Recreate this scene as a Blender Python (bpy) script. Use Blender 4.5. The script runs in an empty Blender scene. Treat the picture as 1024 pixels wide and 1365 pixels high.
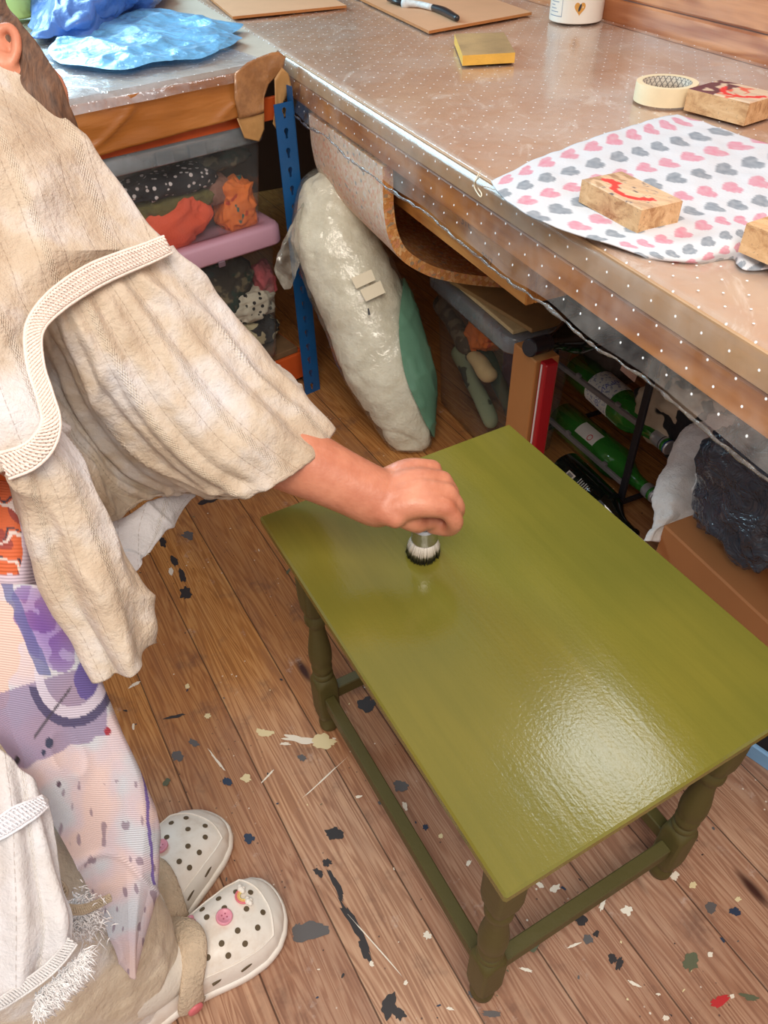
import bpy, math, random
import numpy as np
from mathutils import Vector, noise as mn
R_=random.Random(7)
SC=bpy.context.scene
COL=SC.collection
PI=math.pi
# ------------------------------------------------------------------ camera model
F,PIT,ROLL,HC=1008.3,0.7448,-0.0289,1.0869
cp,sp=math.cos(PIT),math.sin(PIT)
fwd=np.array([0,cp,-sp]); r0=np.array([1.,0,0]); u0=np.cross(r0,fwd)
cr,sr=math.cos(ROLL),math.sin(ROLL)
rt=cr*r0+sr*u0; up=-sr*r0+cr*u0
CAM=np.array([0,0,HC])
def ray(x,y): return rt*(x-512)/F-up*(y-682.5)/F+fwd
def P(x,y,z):
    d=ray(x,y); return CAM+d*((z-HC)/d[2])
def W(x,y,d): return CAM+ray(x,y)*d
C0=P(385,73,.74)[:2]
BA=math.radians(-66.55)
U=np.array([math.cos(BA),math.sin(BA)]); V=np.array([-U[1],U[0]])
def B(u,v,z):
    q=C0+U*u+V*v; return np.array([q[0],q[1],z])
def PV(x,y,v0):
    d=ray(x,y); n=np.array([V[0],V[1],0]); c=np.array([*(C0+V*v0),0.]); return CAM+d*(((c-CAM)@n)/(d@n))
def uv(p): q=np.asarray(p)[:2]-C0; return q@U,q@V
# left bench / shelving frame
LA=P(370,78,.74)[:2]; LC=P(80,134,.74)[:2]
LW=(LC-LA)/np.linalg.norm(LC-LA); LN=np.array([LW[1],-LW[0]])   # LN points away from the viewer
if LN[1]<0: LN=-LN
def L(s,t,z): q=LA+LW*s+LN*t; return np.array([q[0],q[1],z])

# ------------------------------------------------------------------ node helpers
def lin(c):
    o=[]
    for x in c[:3]:
        x=x/255.; o.append(x/12.92 if x<=.04045 else ((x+.055)/1.055)**2.4)
    return (*o,1.)
class NT:
    def __init__(s,name):
        s.m=bpy.data.materials.new(name); s.m.use_nodes=True; s.nt=s.m.node_tree; s.n=s.nt.nodes
        s.b=s.n['Principled BSDF']; s.out=s.n['Material Output']
    def link(s,a,b): s.nt.links.new(a,b)
    def setv(s,sock,v):
        if isinstance(v,bpy.types.NodeSocket): s.link(v,sock)
        elif v is not None: sock.default_value=v
    def coord(s,kind='Object'): return s.n.new('ShaderNodeTexCoord').outputs[kind]
    def mapping(s,vec,scale=(1,1,1),rot=(0,0,0),loc=(0,0,0)):
        k=s.n.new('ShaderNodeMapping'); s.link(vec,k.inputs[0])
        k.inputs['Scale'].default_value=scale; k.inputs['Rotation'].default_value=rot; k.inputs['Location'].default_value=loc
        return k.outputs[0]
    def noise(s,vec,scale=5,detail=4,rough=.5,dist=0,out='Fac'):
        k=s.n.new('ShaderNodeTexNoise'); s.link(vec,k.inputs['Vector'])
        s.setv(k.inputs['Scale'],scale); k.inputs['Detail'].default_value=detail; k.inputs['Roughness'].default_value=rough; k.inputs['Distortion'].default_value=dist
        return k.outputs[out]
    def voro(s,vec,scale=5,out='Distance',feature='F1'):
        k=s.n.new('ShaderNodeTexVoronoi'); k.feature=feature; s.link(vec,k.inputs['Vector']); k.inputs['Scale'].default_value=scale
        return k.outputs[out]
    def wn(s,vec,out='Value'):
        k=s.n.new('ShaderNodeTexWhiteNoise'); k.noise_dimensions='3D'; s.link(vec,k.inputs['Vector']); return k.outputs[out]
    def ramp(s,fac,stops,interp='LINEAR'):
        k=s.n.new('ShaderNodeValToRGB'); s.link(fac,k.inputs[0]); e=k.color_ramp.elements; k.color_ramp.interpolation=interp
        while len(e)<len(stops): e.new(.5)
        for i,(p,c) in enumerate(stops):
            e[i].position=p; e[i].color=c if len(c)==4 else lin(c)
        return k.outputs[0]
    def mask(s,fac,a,b):
        k=s.n.new('ShaderNodeMapRange'); s.link(fac,k.inputs[0]); k.inputs[1].default_value=a; k.inputs[2].default_value=b; k.interpolation_type='SMOOTHSTEP'
        return k.outputs[0]
    def mix(s,fac,a,b,mode='MIX'):
        k=s.n.new('ShaderNodeMix'); k.data_type='RGBA'; k.blend_type=mode
        s.setv(k.inputs[0],fac); s.setv(k.inputs[6],a); s.setv(k.inputs[7],b); return k.outputs[2]
    def math(s,op,a,b=None,c=None):
        k=s.n.new('ShaderNodeMath'); k.operation=op; s.setv(k.inputs[0],a); s.setv(k.inputs[1],b); 
        if c is not None: s.setv(k.inputs[2],c)
        return k.outputs[0]
    def sep(s,vec):
        k=s.n.new('ShaderNodeSeparateXYZ'); s.link(vec,k.inputs[0]); return k.outputs
    def comb(s,x,y,z):
        k=s.n.new('ShaderNodeCombineXYZ'); s.setv(k.inputs[0],x); s.setv(k.inputs[1],y); s.setv(k.inputs[2],z); return k.outputs[0]
    def bump(s,h,strength=.3,dist=.01,normal=None):
        k=s.n.new('ShaderNodeBump'); s.link(h,k.inputs['Height']); k.inputs['Strength'].default_value=strength; k.inputs['Distance'].default_value=dist
        if normal is not None: s.link(normal,k.inputs['Normal'])
        return k.outputs[0]
    def attr(s,name):
        k=s.n.new('ShaderNodeAttribute'); k.attribute_name=name; return k.outputs
    def set(s,**kw):
        mp={'color':'Base Color','rough':'Roughness','metal':'Metallic','normal':'Normal','ior':'IOR','trans':'Transmission Weight','alpha':'Alpha','coat':'Coat Weight','coatr':'Coat Roughness','spec':'Specular IOR Level','sss':'Subsurface Weight','sheen':'Sheen Weight'}
        for k,v in kw.items(): s.setv(s.b.inputs[mp[k]],v)
        return s
def simple(name,col,rough=.5,var=.12,nscale=12,bs=.15,bscale=80,bd=.003,**kw):
    t=NT(name); co=t.coord(); c=lin(col)
    n=t.noise(co,nscale,4,.6)
    dark=tuple(x*(1-var) for x in c[:3])+(1,); light=tuple(min(1,x*(1+var)) for x in c[:3])+(1,)
    t.set(color=t.ramp(n,[(.3,dark),(.7,light)]),rough=rough,**kw)
    if bs>0: t.set(normal=t.bump(t.noise(co,bscale,3,.6),bs,bd))
    return t.m
def wood(name,light,dark,rot=0,plane='xy',gs=1.,rough=.5,ring=30,bs=.25,tint=None,seed=0,coat=0):
    """grain runs along local x after rotation by -rot about z"""
    t=NT(name); co=t.coord()
    v=t.mapping(co,(1,1,1),(0,0,-rot),(seed,seed*.7,0)) if plane=='xy' else t.mapping(co,(1,1,1),plane,(seed,0,0))
    v2=t.mapping(v,(1.3*gs,9*gs,9*gs))
    n=t.noise(v2,1.6,3,.5,.4)
    rings=t.math('SINE',t.math('MULTIPLY',n,ring))
    fine=t.noise(t.mapping(v,(6*gs,160*gs,160*gs)),1.,3,.6)
    f=t.math('ADD',t.math('MULTIPLY',rings,.22),t.math('ADD',t.math('MULTIPLY',fine,.55),.22))
    col=t.ramp(f,[(.15,dark),(.75,light)])
    big=t.noise(v,3,3,.5)
    col=t.mix(t.math('MULTIPLY',big,.35),col,lin(tint) if tint else lin(dark))
    t.set(color=col,rough=rough,normal=t.bump(f,bs,.002),coat=coat,coatr=.25)
    return t.m
def vcol(name,rough=.7,bs=.2,bscale=200,bd=.001,weave=False,transl=0,**kw):
    t=NT(name); co=t.coord(); c=t.attr('paint')[0]
    n=t.noise(co,30,3,.6)
    t.set(color=t.mix(t.math('MULTIPLY',n,.10),c,(.5,.45,.4,1)),rough=rough,**kw)
    if weave:
        s=t.sep(t.coord('UV')); h=t.math('SINE',t.math('MULTIPLY',s[1],2600.)); t.set(normal=t.bump(h,.35,.001))
    else: t.set(normal=t.bump(t.noise(co,bscale,2,.5),bs,bd))
    return t.m
def clear(name,tint=(235,238,240),opac=.12,rough=.08,dots=None,bs=.25,bscale=18,bd=.004,milky=(225,225,225),fres=1.25,haze=0.):
    """thin clear plastic: transparent sheet with a glossy skin, optional milkiness and printed dots"""
    t=NT(name); nt=t.nt; t.n.remove(t.b)
    co=t.coord(); v=t.mapping(co,(1,1,1))
    h=t.noise(v,bscale,4,.55,1.2); nrm=t.bump(h,bs,bd)
    tr=t.n.new('ShaderNodeBsdfTransparent'); tr.inputs[0].default_value=lin(tint)
    gl=t.n.new('ShaderNodeBsdfGlossy'); gl.inputs['Roughness'].default_value=rough; gl.inputs[0].default_value=(1,1,1,1); t.link(nrm,gl.inputs['Normal'])
    df=t.n.new('ShaderNodeBsdfDiffuse'); df.inputs[0].default_value=lin(milky)
    lw=t.n.new('ShaderNodeLayerWeight'); lw.inputs[0].default_value=.5; t.link(nrm,lw.inputs['Normal']); f0=2*((fres-1)/(fres+1))**2; fr=t.math('ADD',t.math('MULTIPLY',t.math('POWER',lw.outputs['Facing'],4.),.75),f0)
    def ms(f,a,b):
        k=t.n.new('ShaderNodeMixShader'); t.setv(k.inputs[0],f); t.link(a,k.inputs[1]); t.link(b,k.inputs[2]); return k.outputs[0]
    op=t.math('MULTIPLY',t.mask(t.noise(v,bscale*.6,4,.7),.35,.75),opac*1.6)
    if haze: op=t.math('ADD',op,haze)
    s=ms(op,tr.outputs[0],df.outputs[0])
    s=ms(fr,s,gl.outputs[0])
    if dots:
        du,dv,rad=dots
        uvs=t.sep(t.coord('UV'))
        def dot(ox,oy):
            a=t.math('SUBTRACT',t.math('FRACT',t.math('ADD',t.math('DIVIDE',uvs[0],du),ox)),.5)
            b=t.math('SUBTRACT',t.math('FRACT',t.math('ADD',t.math('DIVIDE',uvs[1],dv),oy)),.5)
            a=t.math('MULTIPLY',a,du); b=t.math('MULTIPLY',b,dv)
            d=t.math('SQRT',t.math('ADD',t.math('MULTIPLY',a,a),t.math('MULTIPLY',b,b)))
            return t.math('LESS_THAN',d,rad)
        m=t.math('MAXIMUM',dot(0,0),dot(.5,.5))
        wd=t.n.new('ShaderNodeBsdfDiffuse'); wd.inputs[0].default_value=(.85,.85,.85,1)
        s=ms(m,s,wd.outputs[0])
    t.link(s,t.out.inputs[0])
    return t.m

# ------------------------------------------------------------------ object helpers
def obj(name,verts,faces,mat,parent=None,smooth=True,uvs=None,paint=None,mats=None,fm=None,auto=None):
    verts=np.asarray(verts,float).reshape(-1,3)
    off=np.array(parent_loc(parent))
    me=bpy.data.meshes.new(name); me.from_pydata([tuple(v) for v in verts-off],[],[tuple(int(i) for i in f) for f in faces])
    if mats:
        for m in mats: me.materials.append(m)
        if fm is not None: me.polygons.foreach_set('material_index',list(fm))
    elif mat: me.materials.append(mat)
    if smooth: me.polygons.foreach_set('use_smooth',[True]*len(me.polygons))
    if uvs is not None:
        l=me.uv_layers.new(name='UVMap'); idx=np.empty(len(me.loops),int); me.loops.foreach_get('vertex_index',idx)
        l.data.foreach_set('uv',np.asarray(uvs,float)[idx].ravel())
    if paint is not None:
        a=me.color_attributes.new('paint','FLOAT_COLOR','POINT'); pc=np.ones((len(verts),4)); pc[:,:3]=np.asarray(paint)[:,:3]; a.data.foreach_set('color',pc.ravel())
    me.update()
    if auto: 
        try: me.set_sharp_from_angle(angle=auto)
        except Exception: pass
    o=bpy.data.objects.new(name,me); COL.objects.link(o)
    if parent is not None: o.parent=parent
    return o
def parent_loc(p):
    q=np.zeros(3)
    while p is not None: q=q+np.array(p.location); p=p.parent
    return q
def tag(o,label=None,cat=None,group=None,kind=None):
    if label: o['label']=label
    if cat: o['category']=cat
    if group: o['group']=group
    if kind: o['kind']=kind
    return o
def thing(name,label,cat,loc=(0,0,0),group=None):
    o=bpy.data.objects.new(name,None); COL.objects.link(o); o.location=tuple(loc); o.empty_display_size=.05
    return tag(o,label,cat,group)
class MB:
    def __init__(s): s.v=[]; s.f=[]; s.m=[]
    def add(s,v,f,mi=0):
        n=len(s.v); s.v+= [tuple(x) for x in v]; s.f+=[tuple(i+n for i in q) for q in f]; s.m+=[mi]*len(f); return s
def frame(ax):
    ax=np.asarray(ax,float); ax=ax/np.linalg.norm(ax)
    t=np.array([0,0,1.]) if abs(ax[2])<.9 else np.array([1.,0,0])
    a=np.cross(t,ax); a/=np.linalg.norm(a); b=np.cross(ax,a); return a,b,ax
def boxg(c,ex,ey,ez,bev=0):
    """box from centre and half-extent vectors, optional chamfer"""
    c=np.asarray(c,float); ex,ey,ez=[np.asarray(e,float) for e in (ex,ey,ez)]
    if bev<=0:
        v=[c+sx*ex+sy*ey+sz*ez for sz in(-1,1) for sy in(-1,1) for sx in(-1,1)]
        return v,[(0,2,3,1),(4,5,7,6),(0,1,5,4),(2,6,7,3),(0,4,6,2),(1,3,7,5)]
    lx,ly,lz=[np.linalg.norm(e) for e in (ex,ey,ez)]; ux,uy,uz=ex/lx,ey/ly,ez/lz; b=min(bev,lx*.9,ly*.9,lz*.9)
    v=[];f=[];idx={}
    for sx in(-1,1):
        for sy in(-1,1):
            for sz in(-1,1):
                for k in range(3):
                    L_=[lx-b,ly-b,lz-b]; L_[k]=[lx,ly,lz][k]
                    idx[(sx,sy,sz,k)]=len(v); v.append(c+sx*L_[0]*ux+sy*L_[1]*uy+sz*L_[2]*uz)
    g=lambda *a: idx[a]
    for s in(-1,1):
        q=[g(s,-1,-1,0),g(s,1,-1,0),g(s,1,1,0),g(s,-1,1,0)]; f.append(q if s>0 else q[::-1])
        q=[g(-1,s,-1,1),g(-1,s,1,1),g(1,s,1,1),g(1,s,-1,1)]; f.append(q if s>0 else q[::-1])
        q=[g(-1,-1,s,2),g(1,-1,s,2),g(1,1,s,2),g(-1,1,s,2)]; f.append(q if s>0 else q[::-1])
    for a in(-1,1):
        for b2 in(-1,1):
            f.append([g(a,b2,-1,0),g(a,b2,1,0),g(a,b2,1,1),g(a,b2,-1,1)])
            f.append([g(a,-1,b2,0),g(a,1,b2,0),g(a,1,b2,2),g(a,-1,b2,2)])
            f.append([g(-1,a,b2,1),g(1,a,b2,1),g(1,a,b2,2),g(-1,a,b2,2)])
            for c2 in(-1,1): f.append([g(a,b2,c2,0),g(a,b2,c2,1),g(a,b2,c2,2)])
    return v,f
def fixn(o):
    import bmesh
    bm=bmesh.new(); bm.from_mesh(o.data); bmesh.ops.recalc_face_normals(bm,faces=bm.faces); bm.to_mesh(o.data); bm.free(); return o
def boxo(name,c,ex,ey,ez,mat,parent=None,bev=.002):
    v,f=boxg(c,ex,ey,ez,bev); return fixn(obj(name,v,f,mat,parent,smooth=False))
def bbox(u1,u2,v1,v2,z1,z2):
    c=B((u1+u2)/2,(v1+v2)/2,(z1+z2)/2); return c,np.array([*U,0])*(u2-u1)/2,np.array([*V,0])*(v2-v1)/2,np.array([0,0,(z2-z1)/2])
def lbox(s1,s2,t1,t2,z1,z2):
    c=L((s1+s2)/2,(t1+t2)/2,(z1+z2)/2); return c,np.array([*LW,0])*(s2-s1)/2,np.array([*LN,0])*(t2-t1)/2,np.array([0,0,(z2-z1)/2])
def cr1(p,t):
    """catmull-rom along axis 0"""
    n=len(p); t=np.asarray(t)*(n-1); i=np.clip(np.floor(t).astype(int),0,n-2); f=(t-i); sh=(-1,)+(1,)*(p.ndim-1); f=f.reshape(sh)
    a=p[np.clip(i-1,0,n-1)]; b=p[i]; c=p[i+1]; d=p[np.clip(i+2,0,n-1)]
    a=np.where((i==0).reshape(sh),2*b-c,a); d=np.where((i==n-2).reshape(sh),2*c-b,d)
    return .5*((2*b)+(-a+c)*f+(2*a-5*b+4*c-d)*f*f+(-a+3*b-3*c+d)*f**3)
def csurf(ctrl,nu,nv):
    c=np.asarray(ctrl,float); c=cr1(c,np.linspace(0,1,nu)); c=cr1(c.transpose(1,0,2),np.linspace(0,1,nv)).transpose(1,0,2); return c
def gfaces(nu,nv,cu=False,cv=False):
    f=[]
    for i in range(nu if cu else nu-1):
        for j in range(nv if cv else nv-1):
            i2=(i+1)%nu; j2=(j+1)%nv; f.append((i*nv+j,i*nv+j2,i2*nv+j2,i2*nv+j))
    return f
def gnorm(g,cv=False):
    du=np.gradient(g,axis=0)
    dv=(np.roll(g,-1,1)-np.roll(g,1,1)) if cv else np.gradient(g,axis=1)
    n=np.cross(du,dv); n/=np.maximum(np.linalg.norm(n,axis=2,keepdims=True),1e-9); return n
def tube(path,rad,n=12,cap=True,flat=1.0,nrm=None):
    """tapered tube along points; returns verts,faces"""
    p=np.asarray(path,float); m=len(p); rad=np.broadcast_to(np.asarray(rad,float),(m,)); t=np.gradient(p,axis=0); t/=np.maximum(np.linalg.norm(t,axis=1,keepdims=True),1e-9)
    a=np.asarray(nrm,float) if nrm is not None else frame(t[0])[0]; v=[]
    for i in range(m):
        a=a-t[i]*(a@t[i]); a/=max(np.linalg.norm(a),1e-9); b=np.cross(t[i],a)
        for k in range(n):
            th=2*PI*k/n; v.append(p[i]+rad[i]*(math.cos(th)*a+math.sin(th)*b*flat))
    f=[(i*n+k,i*n+(k+1)%n,(i+1)*n+(k+1)%n,(i+1)*n+k) for i in range(m-1) for k in range(n)]
    if cap:
        f.append(tuple(range(n))[::-1]); f.append(tuple((m-1)*n+k for k in range(n)))
    return v,f
def capsule(path,rad,n=14,sub=6):
    """rounded-end smooth tube"""
    p=np.asarray(path,float); r=np.asarray(rad,float); k=max(2,(len(p)-1)*sub+1); p2=cr1(p,np.linspace(0,1,k)); r2=cr1(r.reshape(-1,1),np.linspace(0,1,k))[:,0]
    d0=(p2[0]-p2[1]); d0/=np.linalg.norm(d0); d1=(p2[-1]-p2[-2]); d1/=np.linalg.norm(d1)
    pre=[(p2[0]+d0*r2[0]*math.sin(a),r2[0]*math.cos(a)) for a in (1.45,1.1,.7,.35)]
    post=[(p2[-1]+d1*r2[-1]*math.sin(a),r2[-1]*math.cos(a)) for a in (.35,.7,1.1,1.45)]
    pp=[a for a,_ in pre]+list(p2)+[a for a,_ in post]; rr=[b for _,b in pre]+list(r2)+[b for _,b in post]
    return tube(pp,rr,n)
def lathe(c,prof,n=24,ax=(0,0,1),cap=True):
    a,b,x=frame(ax); v=[]
    for (r,h) in prof:
        for k in range(n):
            th=2*PI*k/n; v.append(np.asarray(c)+x*h+r*(math.cos(th)*a+math.sin(th)*b))
    m=len(prof); f=[(i*n+k,i*n+(k+1)%n,(i+1)*n+(k+1)%n,(i+1)*n+k) for i in range(m-1) for k in range(n)]
    if cap: f.append(tuple(range(n))[::-1]); f.append(tuple((m-1)*n+k for k in range(n)))
    return v,f
def nz(p,s,seed=0): return mn.noise(Vector((p[0]*s+seed,p[1]*s+seed*1.7,p[2]*s-seed)))
def fold(p,s,seed=0):
    """sharp-ridged fabric fold noise"""
    a=mn.noise(Vector((p[0]*s+seed,p[1]*s+seed,p[2]*s+seed))); b=mn.noise(Vector((p[0]*s*2.1-seed,p[1]*s*2.1,p[2]*s*2.1)))
    return (1-abs(a)*2.2)*.7+(1-abs(b)*2.2)*.3
def ellipsoid(c,rx,ry,rz,nu=16,nv=24,ax=None):
    """rx,ry,rz: vectors"""
    v=[];c=np.asarray(c,float)
    for i in range(nu+1):
        th=PI*i/nu
        for k in range(nv):
            ph=2*PI*k/nv; v.append(c+np.asarray(rx)*math.sin(th)*math.cos(ph)+np.asarray(ry)*math.sin(th)*math.sin(ph)+np.asarray(rz)*math.cos(th))
    return v,[(i*nv+k,i*nv+(k+1)%nv,(i+1)*nv+(k+1)%nv,(i+1)*nv+k) for i in range(nu) for k in range(nv)]
def crumple(name,c,rx,ry,rz,mat,label,cat,amp=.2,fs=14,seed=0,group=None,n=(64,96),paintf=None,sq=.6):
    """soft crumpled pile of cloth: a superellipsoid creased by fold noise"""
    v,f=ellipsoid((0,0,0),(1,0,0),(0,1,0),(0,0,1),*n); out=[]
    s=float(np.linalg.norm(rx)+np.linalg.norm(ry)+np.linalg.norm(rz))/3
    for p in v:
        p=np.sign(p)*np.abs(p)**sq; q=np.asarray(rx)*p[0]+np.asarray(ry)*p[1]+np.asarray(rz)*p[2]
        k=1+amp*(fold(q,fs,seed)-.5)+amp*.5*nz(q,fs*.5,seed+5)+amp*.38*(fold(q,fs*2.9,seed+9)-.5); out.append(np.asarray(c)+q*k)
    pc=[paintf(o) for o in out] if paintf else None
    o=obj(name,out,f,mat,None,paint=pc); fixn(o); tag(o,label,cat,group); return o
def ploft(st,n=28,m=40,ratio_default=.8):
    """solid lofted between two outline points per station, at a real depth with real thickness"""
    ring=[]
    for s in st:
        ax,ay,bx,by,d=s[:5]; q=s[5] if len(s)>5 else ratio_default
        a=W(ax,ay,d); b=W(bx,by,d); ring.append(np.concatenate([(a+b)/2,(a-b)/2,[q]]))
    ring=cr1(np.array(ring),np.linspace(0,1,m)); g=[]
    for i,r in enumerate(ring):
        c,h,q=r[:3],r[3:6],r[6]; w=c-CAM; w/=np.linalg.norm(w); hn=np.linalg.norm(h); w=w-h*(w@h)/max(hn*hn,1e-9); w/=np.linalg.norm(w)
        g.append([c+h*math.cos(t)+w*hn*q*math.sin(t) for t in np.linspace(0,2*PI,n,endpoint=False)])
    return np.array(g)
def loft_obj(name,g,mat,parent=None,cap=(True,True),disp=None,uvs=True,paint=None):
    m,n=g.shape[:2]
    if disp is not None:
        nn=gnorm(g,True); c=g.mean(axis=1,keepdims=True); sg=np.sign(((g-c)*nn).sum(axis=2,keepdims=True)); nn=nn*sg
        d=np.array([[disp(g[i,j],i/(m-1),j/n) for j in range(n)] for i in range(m)]); g=g+nn*d[...,None]
    v=list(g.reshape(-1,3)); f=gfaces(m,n,False,True)
    if cap[0]: v.append(g[0].mean(0)); k=len(v)-1; f+=[(k,(j+1)%n,j) for j in range(n)]
    if cap[1]: v.append(g[-1].mean(0)); k=len(v)-1; f+=[(k,(m-1)*n+j,(m-1)*n+(j+1)%n) for j in range(n)]
    uv_=None
    if uvs:
        ln=np.concatenate([[0],np.cumsum(np.linalg.norm(np.diff(g.mean(1),axis=0),axis=1))])
        uv_=[(j/n*.45,ln[i]) for i in range(m) for j in range(n)]+[(0,0)]*(len(v)-m*n)
    o=obj(name,v,f,mat,parent,uvs=uv_,paint=paint(v) if paint else None); return fixn(o)
def patch(name,ctrl,mat,parent=None,nu=60,nv=80,disp=None,thick=.0012,paint=None,px=True,flip=False,uvscale=None):
    """cloth surface through control points (x,y,depth) or world points"""
    c=np.array([[W(*q) if px else q for q in row] for row in ctrl]); g=csurf(c,nu,nv)
    pxg=csurf(np.array([[q for q in row] for row in ctrl],float),nu,nv)
    nn=gnorm(g); 
    # orient towards camera
    s=np.sign((nn*(CAM-g)).sum()); nn=nn*s
    if disp is not None:
        d=np.array([[disp(g[i,j],i/(nu-1),j/(nv-1)) for j in range(nv)] for i in range(nu)]); g=g+nn*d[...,None]
    lu=np.linalg.norm(np.diff(g,axis=0),axis=2).mean(1).sum(); lv=np.linalg.norm(np.diff(g,axis=1),axis=2).mean(0).sum()
    uv_=[(j/(nv-1)*lv,i/(nu-1)*lu) for i in range(nu) for j in range(nv)]
    pc=[paint(pxg[i,j],i/(nu-1),j/(nv-1)) for i in range(nu) for j in range(nv)] if paint else None
    f=gfaces(nu,nv)
    if s<0: f=[q[::-1] for q in f]
    o=obj(name,g.reshape(-1,3),f,mat,parent,uvs=uv_,paint=pc)
    if thick:
        m=o.modifiers.new('Solidify','SOLIDIFY'); m.thickness=thick; m.offset=-1
    return o,g
def text_part(name,body,size,origin,xdir,ydir,mat,parent,extr=.0002,align='CENTER'):
    cu=bpy.data.curves.new(name,'FONT'); cu.body=body; cu.size=1; cu.align_x=align; cu.align_y='CENTER'; cu.resolution_u=2
    t=bpy.data.objects.new('t',cu); COL.objects.link(t); bpy.context.view_layer.update()
    me=bpy.data.meshes.new_from_object(t); v=np.array([x.co[:] for x in me.vertices]); f=[tuple(p.vertices) for p in me.polygons]
    bpy.data.objects.remove(t); xd=np.asarray(xdir,float); xd/=np.linalg.norm(xd); yd=np.asarray(ydir,float); yd/=np.linalg.norm(yd)
    if len(v)==0: return None
    w=[np.asarray(origin)+xd*a[0]*size+yd*a[1]*size for a in v]
    return obj(name,w,f,mat,parent,smooth=False)
def blob(c,rx,ry,ang,z,n=18,rough=.35,seed=0,ux=None,uy=None):
    """irregular flat patch polygon"""
    ux=np.array([1.,0,0]) if ux is None else ux; uy=np.array([0,1.,0]) if uy is None else uy
    v=[];ph=seed*1.37
    for k in range(n):
        t=2*PI*k/n; r=1+rough*(mn.noise(Vector((math.cos(t)*1.7+ph,math.sin(t)*1.7,ph)))+.6*mn.noise(Vector((math.cos(t)*4+ph,math.sin(t)*4,ph))))
        a=rx*r*math.cos(t); b=ry*r*math.sin(t); x=a*math.cos(ang)-b*math.sin(ang); y=a*math.sin(ang)+b*math.cos(ang); q=np.asarray(c)+ux*x+uy*y
        if z is not None: q[2]=z
        v.append(q)
    return v,[tuple(range(n))]
#@@PART2
# ================================================================== SETTING
def floor_mat():
    t=NT('old_pine_floorboards'); co=t.coord(); v=t.mapping(co,(1,1,1),(0,0,math.radians(61)))
    s=t.sep(v); y=t.math('DIVIDE',t.math('ADD',s[1],.002),.108); pid=t.math('FLOOR',y)
    rnd=t.wn(t.comb(pid,3.1,0)); off=t.math('MULTIPLY',rnd,17.)
    x2=t.math('ADD',s[0],off)
    vv=t.comb(x2,s[1],off)
    n=t.noise(t.mapping(vv,(.9,15,1)),1.5,3,.55,.35)
    rings=t.math('SINE',t.math('MULTIPLY',n,120.))
    fine=t.noise(t.mapping(vv,(6,300,1)),1.,4,.7)
    f=t.math('ADD',t.math('MULTIPLY',rings,.13),t.math('ADD',t.math('MULTIPLY',fine,.62),.17))
    wood_c=t.ramp(f,[(.12,(112,76,58)),(.42,(170,126,98)),(.75,(206,168,138))])
    warm=t.ramp(f,[(.12,(112,66,28)),(.42,(178,118,58)),(.75,(210,156,92))])
    big=t.noise(t.mapping(vv,(1,1.6,1)),2.2,4,.6)
    # varnish survives away from the walked-on middle of the room
    sw=t.sep(co)
    dist=t.math('ADD',t.math('MULTIPLY',sw[0],-.55),t.math('MULTIPLY',sw[1],1.))
    wear=t.mask(t.math('ADD',dist,t.math('MULTIPLY',big,.5)),.75,1.25)
    c=t.mix(wear,wood_c,warm)
    c=t.mix(t.math('MULTIPLY',rnd,.7),c,t.mix(.5,c,lin((128,80,62)))); dirt=t.mask(t.noise(t.mapping(vv,(1,3.5,1)),3.,5,.7),.45,.75); c=t.mix(t.math('MULTIPLY',dirt,.4),c,lin((118,84,72)))
    # knots
    vd=t.voro(t.mapping(vv,(2.2,8,1)),1.); kn=t.mask(vd,.09,.02)
    c=t.mix(kn,c,lin((62,30,20)))
    # grime, scuffs and pale paint haze
    gr=t.mask(t.noise(co,9,5,.7),.52,.72); c=t.mix(t.math('MULTIPLY',gr,.62),c,lin((96,68,58)))
    pl=t.mask(t.noise(t.mapping(co,(1,1,1),(0,0,.4),(5,2,0)),16,6,.75),.60,.74); c=t.mix(t.math('MULTIPLY',pl,.5),c,lin((205,188,178)))
    sp=t.mask(t.voro(co,75),.13,.07); sk=t.mask(t.noise(co,6,2,.5),.5,.6); c=t.mix(t.math('MULTIPLY',t.math('MULTIPLY',sp,sk),.7),c,lin((52,42,44)))
    sp2=t.mask(t.voro(t.mapping(co,(1,1,1),(0,0,1),(3,3,0)),55),.10,.05); sk2=t.mask(t.noise(t.mapping(co,(1,1,1),(0,0,0),(9,0,0)),7,2,.5),.52,.6); c=t.mix(t.math('MULTIPLY',sp2,sk2),c,lin((225,215,200)))
    fr=t.math('ABSOLUTE',t.math('SUBTRACT',t.math('FRACT',y),.5)); gap=t.mask(fr,.486,.497)
    c=t.mix(t.math('MULTIPLY',gap,.8),c,lin((58,36,24)))
    h=t.math('SUBTRACT',t.math('MULTIPLY',f,.22),t.math('MULTIPLY',gap,1.5))
    t.set(color=c,rough=t.math('ADD',.42,t.math('MULTIPLY',big,.25)),normal=t.bump(h,.45,.004),spec=.4)
    return t.m
def flatm(name,c,r=.5,**k): 
    t=NT(name); t.set(color=lin(c),rough=r,**k); return t.m
fm=floor_mat()
pm=[fm,flatm('dried_black_paint',(46,42,44)),flatm('dried_grey_paint',(92,88,88)),flatm('dried_white_paint',(232,222,205)),flatm('dried_cream_paint',(222,205,160)),flatm('dried_navy_paint',(40,54,78)),flatm('dried_red_paint',(190,40,44)),flatm('dried_green_paint',(92,96,72))]
mb=MB()
mb.add([(-2.2,-1.2,0),(2.2,-1.2,0),(2.2,3.6,0),(-2.2,3.6,0)],[(0,1,2,3)],0)
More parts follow.
